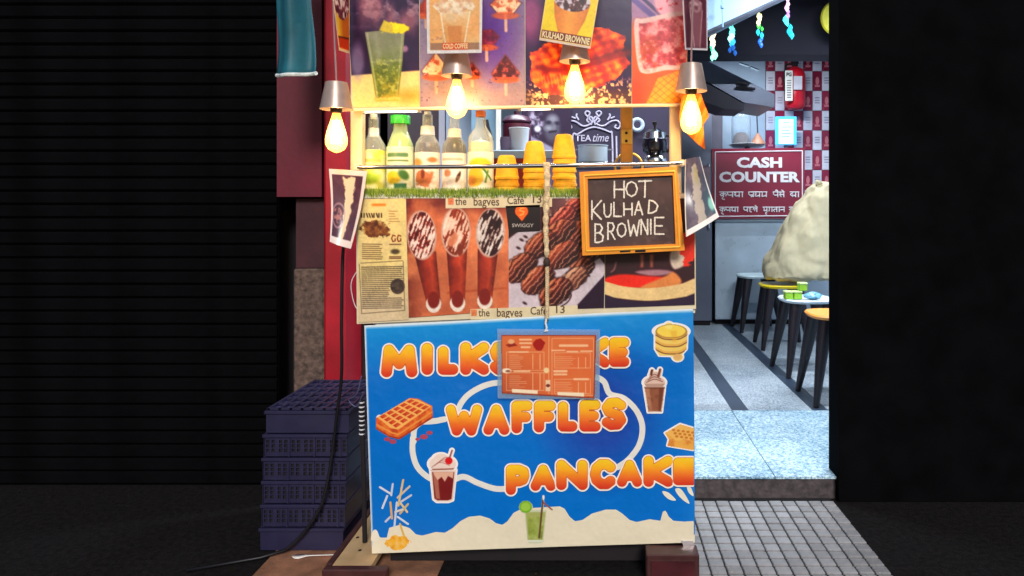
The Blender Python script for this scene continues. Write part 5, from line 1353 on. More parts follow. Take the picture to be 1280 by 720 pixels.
# pale blue doorway frames at the left
dw = thing('pale_blue_door', (W(600, 0, 5.3).x, 5.3, FLOORZ), 'pale blue door with steel frame left of the cabinet', 'door')
obj('leaf', MB().box(W(590, 0, 5.3).x, W(620, 0, 5.3).x, 5.3, 5.34, FLOORZ, 3.0), mat('door_blue', (138, 178, 206), .45, var=.1, vscale=3), dw)
obj('frame', MB().box(W(620.2, 0, 5.27).x, W(624.5, 0, 5.27).x, 5.26, 5.35, FLOORZ, 3.05), M_WHITEP, dw)
obj('handle', MB().tube([W(607, 150, 5.27), W(609, 160, 5.27), W(614, 176, 5.27)], .02, 8), M_DARK, dw)
lw = thing('lavender_partition', (W(520, 0, 5.4).x, 5.4, FLOORZ), 'pale lavender panelled partition behind the syrup bottles', 'partition')
for k, (a, b, cc) in enumerate(((440, 478, (196, 196, 214)), (479, 488, (110, 60, 150)), (489, 521, (170, 196, 220)), (522, 556, (190, 190, 206)), (557, 589, (180, 200, 224)))):
    obj('panel', MB().box(W(a, 0, 5.4).x, W(b, 0, 5.4).x - .004, 5.4 + .004 * k, 5.46, FLOORZ, 3.1), mat('partition_%d' % k, cc, .5, var=.1, vscale=3), lw)
obj('dark_window', MB().box(W(502, 0, 5.38).x, W(522, 0, 5.38).x, 5.385, 5.399, W(0, 146, 5.38).z, W(0, 128, 5.38).z), M_DARK, lw)

# cabinet with red front
cbn = thing('red_cabinet', (W(650, 0, 4.3).x, 4.5, FLOORZ), 'red fronted cabinet with pale blue top behind the clay cups', 'cabinet')
zt = W(0, 188, 4.3).z
obj('top_slab', MB().box(W(609, 0, 4.28).x, W(700, 0, 4.28).x, 4.27, 4.72, W(0, 197.5, 4.28).z, zt, .006), mat('pale_blue_top', (186, 208, 226), .4, var=.06), cbn)
obj('body', MB().box(W(612, 0, 4.3).x, W(694, 0, 4.3).x, 4.30, 4.70, FLOORZ, W(0, 198, 4.3).z), mat('cabinet_red', (186, 38, 26), .5, var=.12), cbn)
obj('lavender_side', MB().box(W(671, 0, 4.29).x, W(694, 0, 4.29).x, 4.285, 4.2995, 1.2, W(0, 198.5, 4.3).z), mat('cabinet_lavender', (176, 160, 206), .5), cbn)
for py in (203, 210):
    obj('groove', MB().box(W(617, 0, 4.29).x, W(668, 0, 4.29).x, 4.293, 4.2995, W(0, py + 1.3, 4.29).z, W(0, py, 4.29).z), mat('groove_red', (120, 20, 18), .5), cbn)
tag(obj('white_cup', MB().lathe([(.001, 0), (.052, 0), (.062, .14), (.066, .142), (.062, .148), (.055, .14), (.04, .02)], (W(649, 0, 4.42).x, 4.42, zt), 24, cap=False), mat('white_ceramic', (206, 210, 216), .35), None, smooth=True), 'plain white tumbler on the pale blue cabinet top', 'cup')
tag(obj('grey_mug', MB().lathe([(.001, 0), (.04, 0), (.045, .07), (.042, .09), (.035, .088), (.03, .02)], (W(634, 0, 4.42).x, 4.42, zt), 20, cap=False), mat('lilac_ceramic', (130, 116, 146), .4), None, smooth=True), 'small lilac grey mug left of the white tumbler', 'mug')
bk = thing('maroon_canister', (W(646, 0, 4.6).x, 4.62, zt), 'dark maroon lidded canister behind the white tumbler', 'canister')
obj('body', MB().lathe([(.001, 0), (.085, 0), (.09, .02), (.09, .19), (.07, .2)], (W(646, 0, 4.6).x, 4.61, zt), 24, cap=False), mat('maroon_enamel', (92, 34, 56), .4), bk, smooth=True)
obj('lid', MB().lathe([(.092, .2), (.095, .21), (.07, .24), (.02, .255), (.02, .275), (.001, .28)], (W(646, 0, 4.6).x, 4.61, zt), 24, cap=False), mat('maroon_lid', (70, 24, 50), .4), bk, smooth=True)

# narrow shelf with pot, percolator
ws = thing('rear_shelf', (.15, 4.7, 0), 'dark rear counter carrying the steel pot and percolator', 'counter')
zs = W(0, 204, 4.6).z
obj('board', MB().box(W(712, 0, 4.6).x, W(852, 0, 4.6).x, 4.5, 4.85, zs - .03, zs), M_STEELD, ws)
for a in (716, 846):
    obj('leg', MB().box(W(a, 0, 4.6).x, W(a + 4, 0, 4.6).x, 4.6, 4.64, FLOORZ, zs - .0305), M_STEELD, ws)
x = W(741, 0, 4.65).x
pot = thing('steel_pot', (x, 4.65, zs), 'round steel cooking pot on the rear counter', 'pot')
obj('body', MB().lathe([(.001, 0), (.085, 0), (.095, .01), (.095, .108), (.1, .112), (.1, .118), (.09, .118), (.09, .02)], (x, 4.65, zs), 28, cap=False), M_STEEL, pot, smooth=True)
for s in (-1, 1):
    obj('handle', MB().tube([(x + s * .093, 4.65, zs + .09), (x + s * .125, 4.65, zs + .092), (x + s * .125, 4.67, zs + .092), (x + s * .093, 4.68, zs + .09)], .006, 8), M_CHROME, pot, smooth=True)
x = W(818.5, 0, 4.6).x
pc = thing('coffee_percolator', (x, 4.6, zs), 'glass and chrome coffee percolator on rear counter at right', 'percolator')
obj('base', MB().lathe([(.001, 0), (.075, 0), (.078, .01), (.065, .045), (.05, .055)], (x, 4.6, zs), 28, cap=False), M_CHROME, pc, smooth=True)
obj('glass_body', MB().lathe([(.05, .055), (.078, .075), (.082, .12), (.07, .17), (.055, .19)], (x, 4.6, zs), 28, cap=False), mat('black_coffee_glass', (18, 16, 26), .08), pc, smooth=True)
obj('collar', MB().lathe([(.072, .15), (.076, .155), (.068, .195), (.05, .205), (.03, .22), (.001, .222)], (x, 4.6, zs), 28, cap=False), M_CHROME, pc, smooth=True)
obj('knob', MB().lathe([(.006, .22), (.008, .24), (.016, .25), (.016, .262), (.002, .27)], (x, 4.6, zs), 16, cap=False), M_DARK, pc, smooth=True)
obj('handle', MB().tube([(x + .06, 4.6, zs + .18), (x + .105, 4.59, zs + .17), (x + .11, 4.59, zs + .1), (x + .075, 4.6, zs + .07)], .009, 8), M_DARK, pc, smooth=True)
x, z = W(797, 0, 5.5).x, W(0, 155, 5.5).z
def torus(c, R, r, axis='y', n=32, m=10):
    b = MB(); vs = []; fs = []
    for i in range(n):
        a = 2 * math.pi * i / n
        for j in range(m):
            t = 2 * math.pi * j / m; rr = R + r * math.cos(t)
            vs.append((c[0] + rr * math.cos(a), c[1] + r * math.sin(t), c[2] + rr * math.sin(a)) if axis == 'y' else (c[0] + rr * math.cos(a), c[1] + rr * math.sin(a), c[2] + r * math.sin(t)))
            fs.append((i * m + j, ((i + 1) % n) * m + j, ((i + 1) % n) * m + (j + 1) % m, i * m + (j + 1) % m))
    return b.add(vs, fs)
tag(obj('tape_roll', torus((x, 5.55, z), .042, .015), mat('roll_white', (176, 190, 206), .6), None, smooth=True), 'white ring shaped roll hung beside the orange post', 'roll')
tag(obj('golden_tray', torus((W(786, 0, 4.45).x, 4.47, zs - .03), .085, .008), mat('gold_rim', (214, 160, 60), .3, metal=.6), None, smooth=True), 'round golden tray standing behind the chalkboard top', 'tray')

# ---------------------------------------------------------------- cash counter sign and counter top things
cs = thing('cash_counter_sign', W(948, 273, 7.98), 'maroon sign board reading CASH COUNTER with white Hindi lettering', 'sign')
YK = 7.98
obj('board', MB().prism([W(890, 186, YK), W(1006, 184.5, YK), W(1006, 273, YK), W(890, 273.5, YK)], (0, .02, 0)), mat('sign_maroon', (132, 28, 54), .4, var=.12, vscale=2), cs)
M_SW = mat('sign_white', (232, 226, 230), .5, var=.04)
b0 = [(894, 190), (1003, 188.5), (1003, 269.5), (894, 270.5)]
for k in range(4):
    a, b = b0[k], b0[(k + 1) % 4]
    obj('border_line', MB().tube([W(*a, YK - .003), W(*b, YK - .003)], .0065, 6), M_SW, cs)
text_print('lettering', 'CASH', (921, 196.5, 977.5, 209.8), YK - .004, M_SW, cs, bold=.045)
text_print('lettering', 'COUNTER', (899, 214.5, 1000, 228), YK - .004, M_SW, cs, bold=.045)
def deva(words_, y, h, seed):
    """Hindi lettering drawn stroke by stroke in a unit box per letter (head line at 0, foot at 1)."""
    G = {
     'ka': ([[(.55, 0), (.55, 1)], [(.55, .35), (.3, .3), (.1, .5), (.25, .75), (.55, .6)], [(.55, .45), (.8, .3), (.95, .5), (.85, .8)]], 1.0),
     'kr': ([[(.55, 0), (.55, 1)], [(.55, .35), (.3, .3), (.1, .5), (.25, .75), (.55, .6)], [(.55, .45), (.8, .3), (.95, .5), (.85, .8)], [(.5, 1.05), (.35, 1.2), (.5, 1.4), (.75, 1.42)]], 1.0),
     'pa': ([[(.1, 0), (.1, .45), (.3, .62), (.7, .6)], [(.75, 0), (.75, 1)]], .85),
     'pra': ([[(.1, 0), (.1, .45), (.3, .62), (.7, .6)], [(.75, 0), (.75, 1)], [(.72, .7), (.4, .98)]], .85),
     'pai': ([[(.1, 0), (.1, .45), (.3, .62), (.7, .6)], [(.75, 0), (.75, 1)], [(.75, 0), (.6, -.22), (.35, -.35)], [(.78, 0), (.72, -.25), (.55, -.45)]], .85),
     'ya': ([[(.12, .18), (.35, .2), (.3, .45), (.15, .55), (.35, .8), (.7, .7)], [(.78, 0), (.78, 1)]], .9),
     'aa': ([[(.3, 0), (.3, 1)]], .42),
     'tha': ([[(.1, .25), (.3, .15), (.35, .35), (.15, .5), (.15, .75), (.4, .8), (.75, .65)], [(.78, 0), (.78, 1)]], .95),
     'ma': ([[(.2, 0), (.2, .72), (.08, .8), (.2, .9), (.75, .66)], [(.78, 0), (.78, 1)]], .92),
     'sa': ([[(.15, .15), (.38, .2), (.3, .45), (.12, .5), (.45, .95)], [(.3, .5), (.78, .5)], [(.82, 0), (.82, 1)]], .98),
     'se': ([[(.15, .15), (.38, .2), (.3, .45), (.12, .5), (.45, .95)], [(.3, .5), (.78, .5)], [(.82, 0), (.82, 1)], [(.82, 0), (.7, -.25), (.45, -.38)]], .98),
     'dya': ([[(.45, 0), (.45, .25), (.2, .3), (.12, .55), (.35, .7), (.5, .95)], [(.4, .55), (.7, .75), (.9, .6)], [(.92, 0), (.92, 1)]], 1.05),
     'ha': ([[(.5, 0), (.5, .22), (.2, .3), (.3, .5), (.55, .5), (.3, .7), (.4, .95), (.7, 1.0)]], .8),
     'le': ([[(.1, .5), (.25, .25), (.45, .45), (.4, .8)], [(.42, .45), (.65, .3), (.78, .5)], [(.8, 0), (.8, 1)], [(.8, 0), (.68, -.25), (.45, -.38)]], .95),
     'bhu': ([[(.1, .1), (.3, .15), (.3, .6), (.15, .7), (.3, .8), (.75, .6)], [(.78, 0), (.78, 1)], [(.75, 1.08), (.5, 1.15), (.5, 1.4), (.8, 1.45)]], .95),
     'ga': ([[(.25, 0), (.25, .7), (.1, .8)], [(.7, 0), (.7, 1)]], .82),
     'ta': ([[(.7, .4), (.35, .4), (.15, .65), (.35, .95)], [(.72, 0), (.72, 1)]], .85),
     'na': ([[(.08, .55), (.7, .5)], [(.2, .45), (.2, .65)], [(.72, 0), (.72, 1)]], .85),
     're': ([[(.15, .1), (.4, .25), (.25, .5), (.15, .5), (.5, .95)], [(.5, 0), (.35, -.25), (.15, -.38)]], .6),
    }
    for (x0, x1, letters) in words_:
        tot = sum(G[g][1] for g in letters); u = (x1 - x0) / tot; x = x0
        wd = MB()
        yy = YK - .004
        wd.tube([W(x0, y, yy), W(x1, y, yy)], .0055, 5)
        for g in letters:
            st, adv = G[g]
            for s in st:
                wd.tube([W(x + p[0] * u * 1.0, y + p[1] * h, yy) for p in s], .0062, 5)
            x += adv * u
        obj('hindi_word', wd, M_SW, cs, fixnormals=False)
deva([(899, 929, ['kr', 'pa', 'ya', 'aa']), (935, 959, ['pra', 'tha', 'ma']), (966, 981, ['pai', 'se']), (987, 999, ['dya', 'aa'])], 240, 6.5, 0)
deva([(899, 923, ['kr', 'pa', 'ya', 'aa']), (929, 947, ['pa', 'ha', 'le']), (953, 981, ['bhu', 'ga', 'ta', 'aa', 'na']), (986, 1000, ['ka', 're'])], 259, 6, 1)

zc2 = W(0, 273.5, 8.06).z
# payment stand with pale blue glow (code left blank)
ps = thing('payment_stand', W(983, 182, 8.3), 'white payment card stand with glowing blue edge before the tiles', 'stand')
def pbox(a, b, c_, d, Y, t): return MB().box(W(a, 0, Y).x, W(b, 0, Y).x, Y, Y + t, W(0, d, Y).z, W(0, c_, Y).z, .006)
obj('blue_frame', pbox(969.5, 996, 145.5, 181, 8.3, .03), mat('stand_blue', (70, 170, 236), .4, emit=(60, 160, 240), estr=.7), ps)
obj('card', pbox(973.5, 992, 149, 180, 8.29, .008), mat('stand_card', (232, 240, 246), .5, emit=(210, 232, 250), estr=.25), ps)
obj('support', MB().box(W(981, 0, 8.32).x, W(985, 0, 8.32).x, 8.33, 8.36, zc2, W(0, 180, 8.32).z), M_STEELD, ps)
obj('foot', MB().box(W(974, 0, 8.32).x, W(992, 0, 8.32).x, 8.28, 8.42, zc2 + .0005, zc2 + .015), M_STEELD, ps)
for k in range(4):
    obj('print_line', pbox(977, 989 - k % 2 * 2, 158 + 4 * k, 159.4 + 4 * k, 8.2885, .001), mat('faint_blue', (150, 196, 226), .5), ps)
obj('print_line', pbox(979, 987, 152, 153.6, 8.2885, .001), mat('faint_blue', (150, 196, 226), .5), ps)
# fire extinguisher
x, z0, z1 = W(994.5, 0, 8.4).x, W(0, 136, 8.4).z, W(0, 84, 8.4).z
fx = thing('fire_extinguisher', (x, 8.42, z0), 'red fire extinguisher with white label on the tiled panel', 'fire extinguisher')
R = 12.5 * 8.4 / F; M_EXT = mat('extinguisher_red', (196, 20, 40), .3, var=.06)
obj('cylinder', MB().lathe([(.001, 0), (R * .7, .0), (R * .95, .03), (R, .06), (R, z1 - z0 - .09), (R * .8, z1 - z0 - .03), (R * .35, z1 - z0), (.03, z1 - z0 + .01)], (x, 8.42, z0), 28, cap=False), M_EXT, fx, smooth=True)
obj('valve', MB().lathe([(.03, 0), (.03, .04), (.04, .045), (.04, .075), (.01, .08)], (x, 8.42, z1), 16, cap=False), M_DARK, fx, smooth=True)
obj('lever', MB().tube([(x - .02, 8.40, z1 + .07), (x + .06, 8.38, z1 + .1), (x + .13, 8.36, z1 + .09)], .012, 8), M_DARK, fx, smooth=True)
obj('hose', MB().tube([(x - .03, 8.42, z1 + .05), (x - .12, 8.36, z1 + .02), (x - .15, 8.34, z1 - .15), (x - .13, 8.34, z1 - .32)], .014, 8), M_DARK, fx, smooth=True)
lb = obj('label_strip', pbox(981.5, 991, 88, 126, 8.275, .006), mat('label_white', (226, 222, 214), .5), fx)
text_print('lettering', 'PG', (983, 90.5, 989.5, 95.5), 8.274, mat('label_black', (30, 26, 40), .5), lb, bold=.05)
for k in range(8):
    obj('print_line', pbox(983.5, 989, 100 + 3 * k, 101.4 + 3 * k, 8.2735, .001), mat('label_grey', (120, 110, 116), .5), lb)
obj('side_label', pbox(992, 1003, 95, 112, 8.278, .006), mat('label_grey_white', (196, 190, 200), .5), fx)
# jar, tray and ladle stand on the counter
tx = W(934, 0, 8.3).x
tr = thing('white_tray', (tx, 8.3, W(0, 184, 8.3).z), 'oval white tray on a stand above the cash counter', 'tray')
obj('dish', MB().lathe([(.001, 0), (.17, .0), (.21, .03), (.2, .034), (.16, .012), (.001, .01)], (tx, 8.3, W(0, 184, 8.3).z), 28, cap=False), mat('tray_white', (196, 200, 206), .35), tr, smooth=True)
obj('stand', MB().lathe([(.1, 0), (.09, .02), (.03, .06), (.03, W(0, 184, 8.3).z - zc2)], (tx, 8.3, zc2), 16, cap=False), M_STEELD, tr, smooth=True)
jx = W(926, 0, 8.3).x; zj = W(0, 183, 8.3).z
jr = thing('glass_jar', (jx, 8.3, zj + .02), 'tall clear jar half filled with brown mix on white tray', 'jar')
obj('glass', MB().lathe([(.001, 0), (.1, 0), (.11, .02), (.11, .3), (.1, .34)], (jx, 8.28, zj + .014), 24, cap=False), clear_mat('jar_glass', (206, 220, 232), .2, .06), jr, smooth=True)
obj('contents', MB().lathe([(.001, .004), (.095, .004), (.1, .02), (.09, .1), (.05, .14), (.001, .15)], (jx, 8.28, zj + .014), 24, cap=False), mat('brown_mix', (110, 70, 60), .7, var=.4, vscale=40), jr, smooth=True)
px_ = W(946.5, 0, 8.2).x
dp_ = thing('brown_dispenser', (px_, 8.2, zj), 'small brown cone dispenser with long upright rod', 'dispenser')
obj('cone', MB().lathe([(.001, 0), (.085, 0), (.08, .02), (.03, .1), (.008, .13)], (px_, 8.17, zj + .012), 20, cap=False), mat('cone_brown', (170, 120, 96), .5), dp_, smooth=True)
obj('rod', MB().tube([(px_, 8.17, zj + .13), (px_ - .02, 8.17, zj + .52)], .008, 8), M_STEELD, dp_)
tag(obj('red_lidded_box', MB().box(W(871, 0, 7.6).x, W(888, 0, 7.6).x, 7.6, 7.8, W(0, 252, 7.6).z, W(0, 207, 7.6).z, .02), mat('box_grey_red', (120, 96, 104), .4), None, origin=(0, 0, 0)), 'grey canister with red lid half hidden behind the laminated card', 'canister')

# ---------------------------------------------------------------- coloured string lights under the slanted board
def string_light(px, py, h, cols, label):
    Y = 5.6; t = thing('crystal_light', W(px, py + h, Y), label, 'light', 'coloured crystal lights under the slanted board')
    rg = random.Random(int(px))
    obj('wire', MB().tube([W(px, py - 14, Y), W(px, py, Y)], .004, 6), M_DARK, t)
    n = 10
    for k in range(n):
        f = k / (n - 1); cc = cols[min(len(cols) - 1, int(f * len(cols)))]
        p = W(px + rg.uniform(-3.5, 3.5) * (.4 + f), py + f * h, Y + rg.uniform(-.04, .04)); r = rg.uniform(.012, .024)
        obj('crystal', MB().lathe([(.001, -r * 1.8), (r, -r * .3), (r * .8, r * .6), (.001, r * 1.5)], p, 6, cap=False), mat('crystal_%d_%d_%d' % cc, cc, .15, emit=cc, estr=1.3), t)
string_light(891, 42, 30, [(226, 196, 150), (200, 190, 160), (50, 150, 110), (120, 230, 190)], 'small green and cream crystal light beside the dark poster')
string_light(915, 34, 32, [(90, 230, 200), (140, 240, 230), (40, 130, 190), (20, 60, 120)], 'teal and violet crystal light, second from the left')
string_light(950, 20, 36, [(226, 214, 150), (60, 170, 70), (40, 160, 190), (30, 80, 190)], 'yellow green and blue crystal light, third from the left')
string_light(985, 0, 44, [(230, 160, 220), (150, 110, 220), (70, 200, 220), (30, 150, 180)], 'large pink and cyan crystal light, rightmost of the four')
tag(obj('yellow_disc', MB().lathe([(.001, 0), (.15, 0), (.16, .02), (.15, .04), (.001, .04)], W(1050, 22, 6.1), 28, axis='y', cap=False), mat('disc_yellow', (236, 226, 60), .5), None, smooth=True), 'bright yellow disc at the top right edge of the entrance', 'disc')

# ---------------------------------------------------------------- stools
M_LEG = mat('dark_stool_leg', (24, 18, 28), .45, var=.2)
def seat_ring(hx, hy, z, n=40, e=3.2):
    out = []
    for k in range(n):
        a = 2 * math.pi * k / n; ca, sa = math.cos(a), math.sin(a)
        out.append((math.copysign(abs(ca) ** (2 / e), ca) * hx, math.copysign(abs(sa) ** (2 / e), sa) * hy, z))
    return out
def stool(x, y, m, label, rz):
    H = .595; t = thing('stool', (x, y, FLOORZ), label, 'stool', 'row of stools inside the shop'); b = Vector((x, y, FLOORZ))
    n = 40; rings = [seat_ring(.17, .17, H - .035), seat_ring(.198, .198, H - .03), seat_ring(.208, .208, H - .012), seat_ring(.2, .2, H - .002), seat_ring(.15, .15, H - .006), seat_ring(.05, .05, H - .010)]
    vs = [b + Vector(p) for r in rings for p in r]; fs = []
    for i in range(len(rings) - 1):
        for k in range(n): fs.append((i * n + k, i * n + (k + 1) % n, (i + 1) * n + (k + 1) % n, (i + 1) * n + k))
    fs.append(tuple(range(n))[::-1]); fs.append(tuple(range((len(rings) - 1) * n, len(rings) * n)))
    obj('seat', MB().add(vs, fs), m, t, smooth=True)
    ft = {}
    for sx in (-1, 1):
        for sy in (-1, 1):
            top = b + Vector((sx * .125, sy * .125, H - .034)); bot = b + Vector((sx * .215, sy * .215, 0.0))
            pts = [top + (bot - top) * f for f in (0, .3, .7, 1)]
            obj('leg', MB().tube(pts, [.050, .043, .030, .019], 10), M_LEG, t, smooth=True); ft[sx, sy] = top + (bot - top) * .55
    t.rotation_euler = (0, 0, rz)
    return t
SEATW = mat('seat_pale_blue', (206, 226, 232), .35, var=.04); SEATW2 = mat('seat_white', (216, 232, 240), .3, var=.04)
stool(1.70, 7.75, SEATW, 'pale stool farthest back beside the steel cash counter', .05)
stool(1.73, 6.80, mat('seat_yellow', (246, 214, 20), .35, var=.05), 'yellow stool under the beige sack', -.04)
stool(1.66, 5.75, SEATW2, 'white stool with small green boxes on its seat', .06)
stool(1.64, 4.93, mat('seat_orange', (240, 152, 58), .35, var=.05), 'orange stool nearest the street, cut off by black pier', 0)

# beige sack on the yellow stool
ctr = [(1012, 352, 66, .30), (1011, 345, 72, .33), (1011, 325, 66, .32), (1015, 300, 55, .29), (1020, 275, 46, .25), (1025, 255, 36, .2), (1030, 240, 28, .15), (1034, 230, 26, .10), (1036, 226, 20, .05)]
N = 48; vs = []; fs = []
Ysk = 6.85
for i, (cx, py, hw, dd) in enumerate(ctr):
    for k in range(N):
        a = 2 * math.pi * k / N; ca, sa = math.cos(a), math.sin(a)
        e = 2.6; x = math.copysign(abs(ca) ** (2 / e), ca); y = math.copysign(abs(sa) ** (2 / e), sa)
        f = i / (len(ctr) - 1)
        wr = 1 + .05 * abs(math.sin(a * 3.5 + i * .3)) + .09 * f * abs(math.sin(a * 5 + .4 + i * .12)) + .02 * math.sin(a * 8 - i * 2.3)
        p = W(cx, py, Ysk); vs.append((p.x + x * hw * .82 * Ysk / F * wr, p.y + y * dd * wr, p.z + .012 * math.sin(a * 3 + i)))
for i in range(len(ctr) - 1):
    for k in range(N): fs.append((i * N + k, i * N + (k + 1) % N, (i + 1) * N + (k + 1) % N, (i + 1) * N + k))
fs.append(tuple(range(N))[::-1]); fs.append(tuple(range((len(ctr) - 1) * N, len(ctr) * N)))
zmin = min(v[2] for v in vs[:N]); dz = FLOORZ + .596 - zmin
vs = [(v[0], v[1], v[2] + dz * max(0, 1 - i // N / 3)) for i, v in enumerate(vs)]
sk = obj('beige_sack', MB().add(vs, fs), mat('sack_cloth', (204, 190, 156), .8, var=.06, vscale=12, bump=.5, bscale=8), None, smooth='all', origin=(W(1012, 0, Ysk).x, Ysk, FLOORZ + .6))
tag(sk, 'large crumpled beige sack resting on the yellow stool', 'sack')
ss = sk.modifiers.new('smooth', 'SUBSURF'); ss.levels = 3; ss.render_levels = 3
dtx = bpy.data.textures.new('crumple', 'CLOUDS'); dtx.noise_scale = .17; dm = sk.modifiers.new('crumple', 'DISPLACE'); dm.texture = dtx; dm.strength = .05; dm.mid_level = .5
vtx = bpy.data.textures.new('creases', 'VORONOI'); vtx.noise_scale = .22; vtx.weight_1 = -1.0; vtx.weight_2 = 1.0; vm = sk.modifiers.new('creases', 'DISPLACE'); vm.texture = vtx; vm.strength = .10; vm.mid_level = .3
# small boxes on the white stool
zb = FLOORZ + .592
M_GB = mat('lime_box', (150, 200, 56), .45, var=.15, vscale=40)
for k, (px, dz, lab) in enumerate(((985.5, 0, 'lower left lime green box on the white stool'), (996.5, 0, 'lower right lime green box on the white stool'), (1003, .066, 'top lime green box stacked on two others'))):
    x = W(px, 0, 5.66).x
    t = thing('small_box', (x, 5.66, zb + dz), lab, 'box', 'lime green boxes on the stool')
    obj('body', MB().box(x - .031, x + .031, 5.63, 5.70, zb + dz + .0005, zb + dz + .05, .004), M_GB, t)
    obj('lid', MB().box(x - .034, x + .034, 5.627, 5.703, zb + dz + .0505, zb + dz + .064, .004), mat('pale_lime_lid', (206, 226, 150), .4), t)
x = W(1016, 0, 5.62).x
M_PB = mat('blue_plastic', (120, 176, 206), .3, var=.3, vscale=60)
cr = MB(); rg = random.Random(5); n = 14
vs = []; fs = []
for i in range(7):
    f = i / 6
    for k in range(n):
        a = 2 * math.pi * k / n; r = .055 * math.sin(math.pi * (.12 + .8 * f)) * rg.uniform(.8, 1.2)
        vs.append((x + r * math.cos(a) * 1.3, 5.62 + r * math.sin(a), zb + .001 + f * .06))
for i in range(6):
    for k in range(n): fs.append((i * n + k, i * n + (k + 1) % n, (i + 1) * n + (k + 1) % n, (i + 1) * n + k))
fs.append(tuple(range(n))[::-1]); fs.append(tuple(range(6 * n, 7 * n)))
tag(obj('crumpled_wrapper', MB().add(vs, fs), M_PB, None, smooth=True), 'crumpled blue plastic wrapper on the white stool', 'wrapper')

# ---------------------------------------------------------------- stack of navy crates at the left
M_CR = mat('navy_plastic', (36, 34, 64), .42, var=.15, vscale=10, dirt=.35)
def crate(x0, y0, z, slotted, label, flip=False):
    w, dp, h = .345, .50, .094
    t = thing('plastic_crate', (x0 + w / 2, y0 + dp / 2, z), label, 'crate', 'navy plastic crates stacked left of the cart')
    x1, y1 = x0 + w, y0 + dp
    obj('rim', MB().box(x0 - .004, x1 + .004, y0 - .006, y0 + .012, z + h - .014, z + h - .0005, .002).box(x0 - .004, x1 + .004, y1 - .012, y1, z + h - .014, z + h - .0005, .002)
        .box(x0 - .004, x0 + .012, y0 + .0125, y1 - .0125, z + h - .014, z + h - .0005, .002).box(x1 - .012, x1 + .004, y0 + .0125, y1 - .0125, z + h - .014, z + h - .0005, .002), M_CR, t)
    obj('side_wall', MB().box(x0 + .002, x0 + .008, y0 + .011, y1 - .006, z + .002, z + h - .0145), M_CR, t)
    obj('side_wall', MB().box(x1 - .008, x1 - .002, y0 + .011, y1 - .006, z + .002, z + h - .0145), M_CR, t)
    obj('back_wall', MB().box(x0 + .0085, x1 - .0085, y1 - .01, y1 - .004, z + .002, z + h - .0145), M_CR, t)
    obj('base', MB().box(x0 + .009, x1 - .009, y0 + .011, y1 - .011, z + .002, z + .007), M_CR, t)
    if not slotted:
        obj('front_wall', MB().box(x0 + .002, x1 - .002, y0 + .002, y0 + .0105, z + .002, z + h - .0145), M_CR, t)
    else:
        f = MB(); nx = 13; zz0, zz1 = z + .002, z + h - .0145
        cwid = (w - .004) / nx
        for i in range(nx + 1):
            xc = x0 + .002 + i * cwid; hw = .0042 if i % 2 else .0085
            f.box(max(x0 + .002, xc - hw), min(x1 - .002, xc + hw), y0 + .002, y0 + .0075, zz0, zz1)
        for k, (a, b) in enumerate(((0, .018), (.031, .036), (.049, .054), (.066, zz1 - zz0))):
            f.box(x0 + .0025, x1 - .0025, y0 + .0028, y0 + .0068, zz0 + a, zz0 + b)
        for i in range(0, nx + 1, 4):
            xc = x0 + .002 + i * cwid; f.box(max(x0 + .003, xc - .003), min(x1 - .003, xc + .003), y0 - .004, y0 + .0019, zz0, zz1 - .001)
        obj('front_lattice', f, M_CR, t)
        obj('shade_sheet', MB().box(x0 + .0095, x1 - .0095, y0 + .012, y0 + .014, zz0 + .006, zz1), M_DARK, t)  # dark sheet standing in for the shade inside the crate
    if flip:
        tp_ = MB(); zt_ = z + h
        for i in range(8):
            xx = x0 + .006 + i * (w - .022) / 7; tp_.box(xx, xx + .010, y0 + .004, y1 - .004, zt_ + .0005, zt_ + .010)
        for j in range(7):
            yy = y0 + .004 + j * (dp - .02) / 6; tp_.box(x0 + .004, x1 - .004, yy, yy + .012, zt_ + .001, zt_ + .0092)
        obj('base_grid', tp_, M_CR, t)
        obj('base_sheet', MB().box(x0 + .012, x1 - .012, y0 + .013, y1 - .013, zt_ - .008, zt_ - .002), mat('navy_sheet', (36, 32, 76), .6), t)  # plain navy sheet below the grid ribs
    return t
offs = [0.0, .006, .009, .012, .015, .022]
labs = ['bottom navy crate with plain front, standing on the ground', 'slotted navy crate directly on the bottom crate', 'slotted navy crate, third from the bottom', 'slotted navy crate, third from the top', 'slotted navy crate just under the plain top crate', 'upturned navy crate with plain front, topmost of the stack']
for k in range(6):
    crate(-1.395 + offs[k], 2.965 + .002 * (k % 3), .008 + k * .0965, 0 < k < 5, labs[k], flip=(k == 5))

# cable, spoon, bits
pts = spline([(447, 286, 2.9), (436, 292, 2.88), (429, 312, 2.87), (427, 400, 2.88), (427, 468, 2.90), (421, 520, 2.92), (414, 575, 2.93), (404, 625, 2.93), (388, 655, 2.93), (370, 676, 2.93), (356, 688, 2.93)], 8)
cab = obj('power_cable', MB().tube([W(*p) for p in pts] + [(-1.36, 2.9, .012), (-1.6, 2.8, .011)], .0065, 8), mat('black_cable', (14, 12, 18), .5), None, smooth='all'); tag(cab, 'black power cable running down over the navy crates', 'cable')
pts = spline([(452, 470, 2.87), (446, 492, 2.88), (436, 500, 2.9), (446, 508, 2.9), (454, 490, 2.87)], 8)
tag(obj('thin_wire', MB().tube([W(*p) for p in pts], .002, 6), mat('grey_wire', (90, 90, 130), .5), None, smooth='all'), 'thin looped wire above the top crate corner', 'wire')
pts = spline([(447, 338, 2.83), (440, 350, 2.83), (439, 362, 2.83), (443, 380, 2.83), (448, 388, 2.83)], 8)
tag(obj('white_wire', MB().tube([W(*p) for p in pts], .002, 6), mat('white_wire', (220, 210, 206), .5), None, smooth='all'), 'white wire loop at the left edge of the newspaper cutting', 'wire')
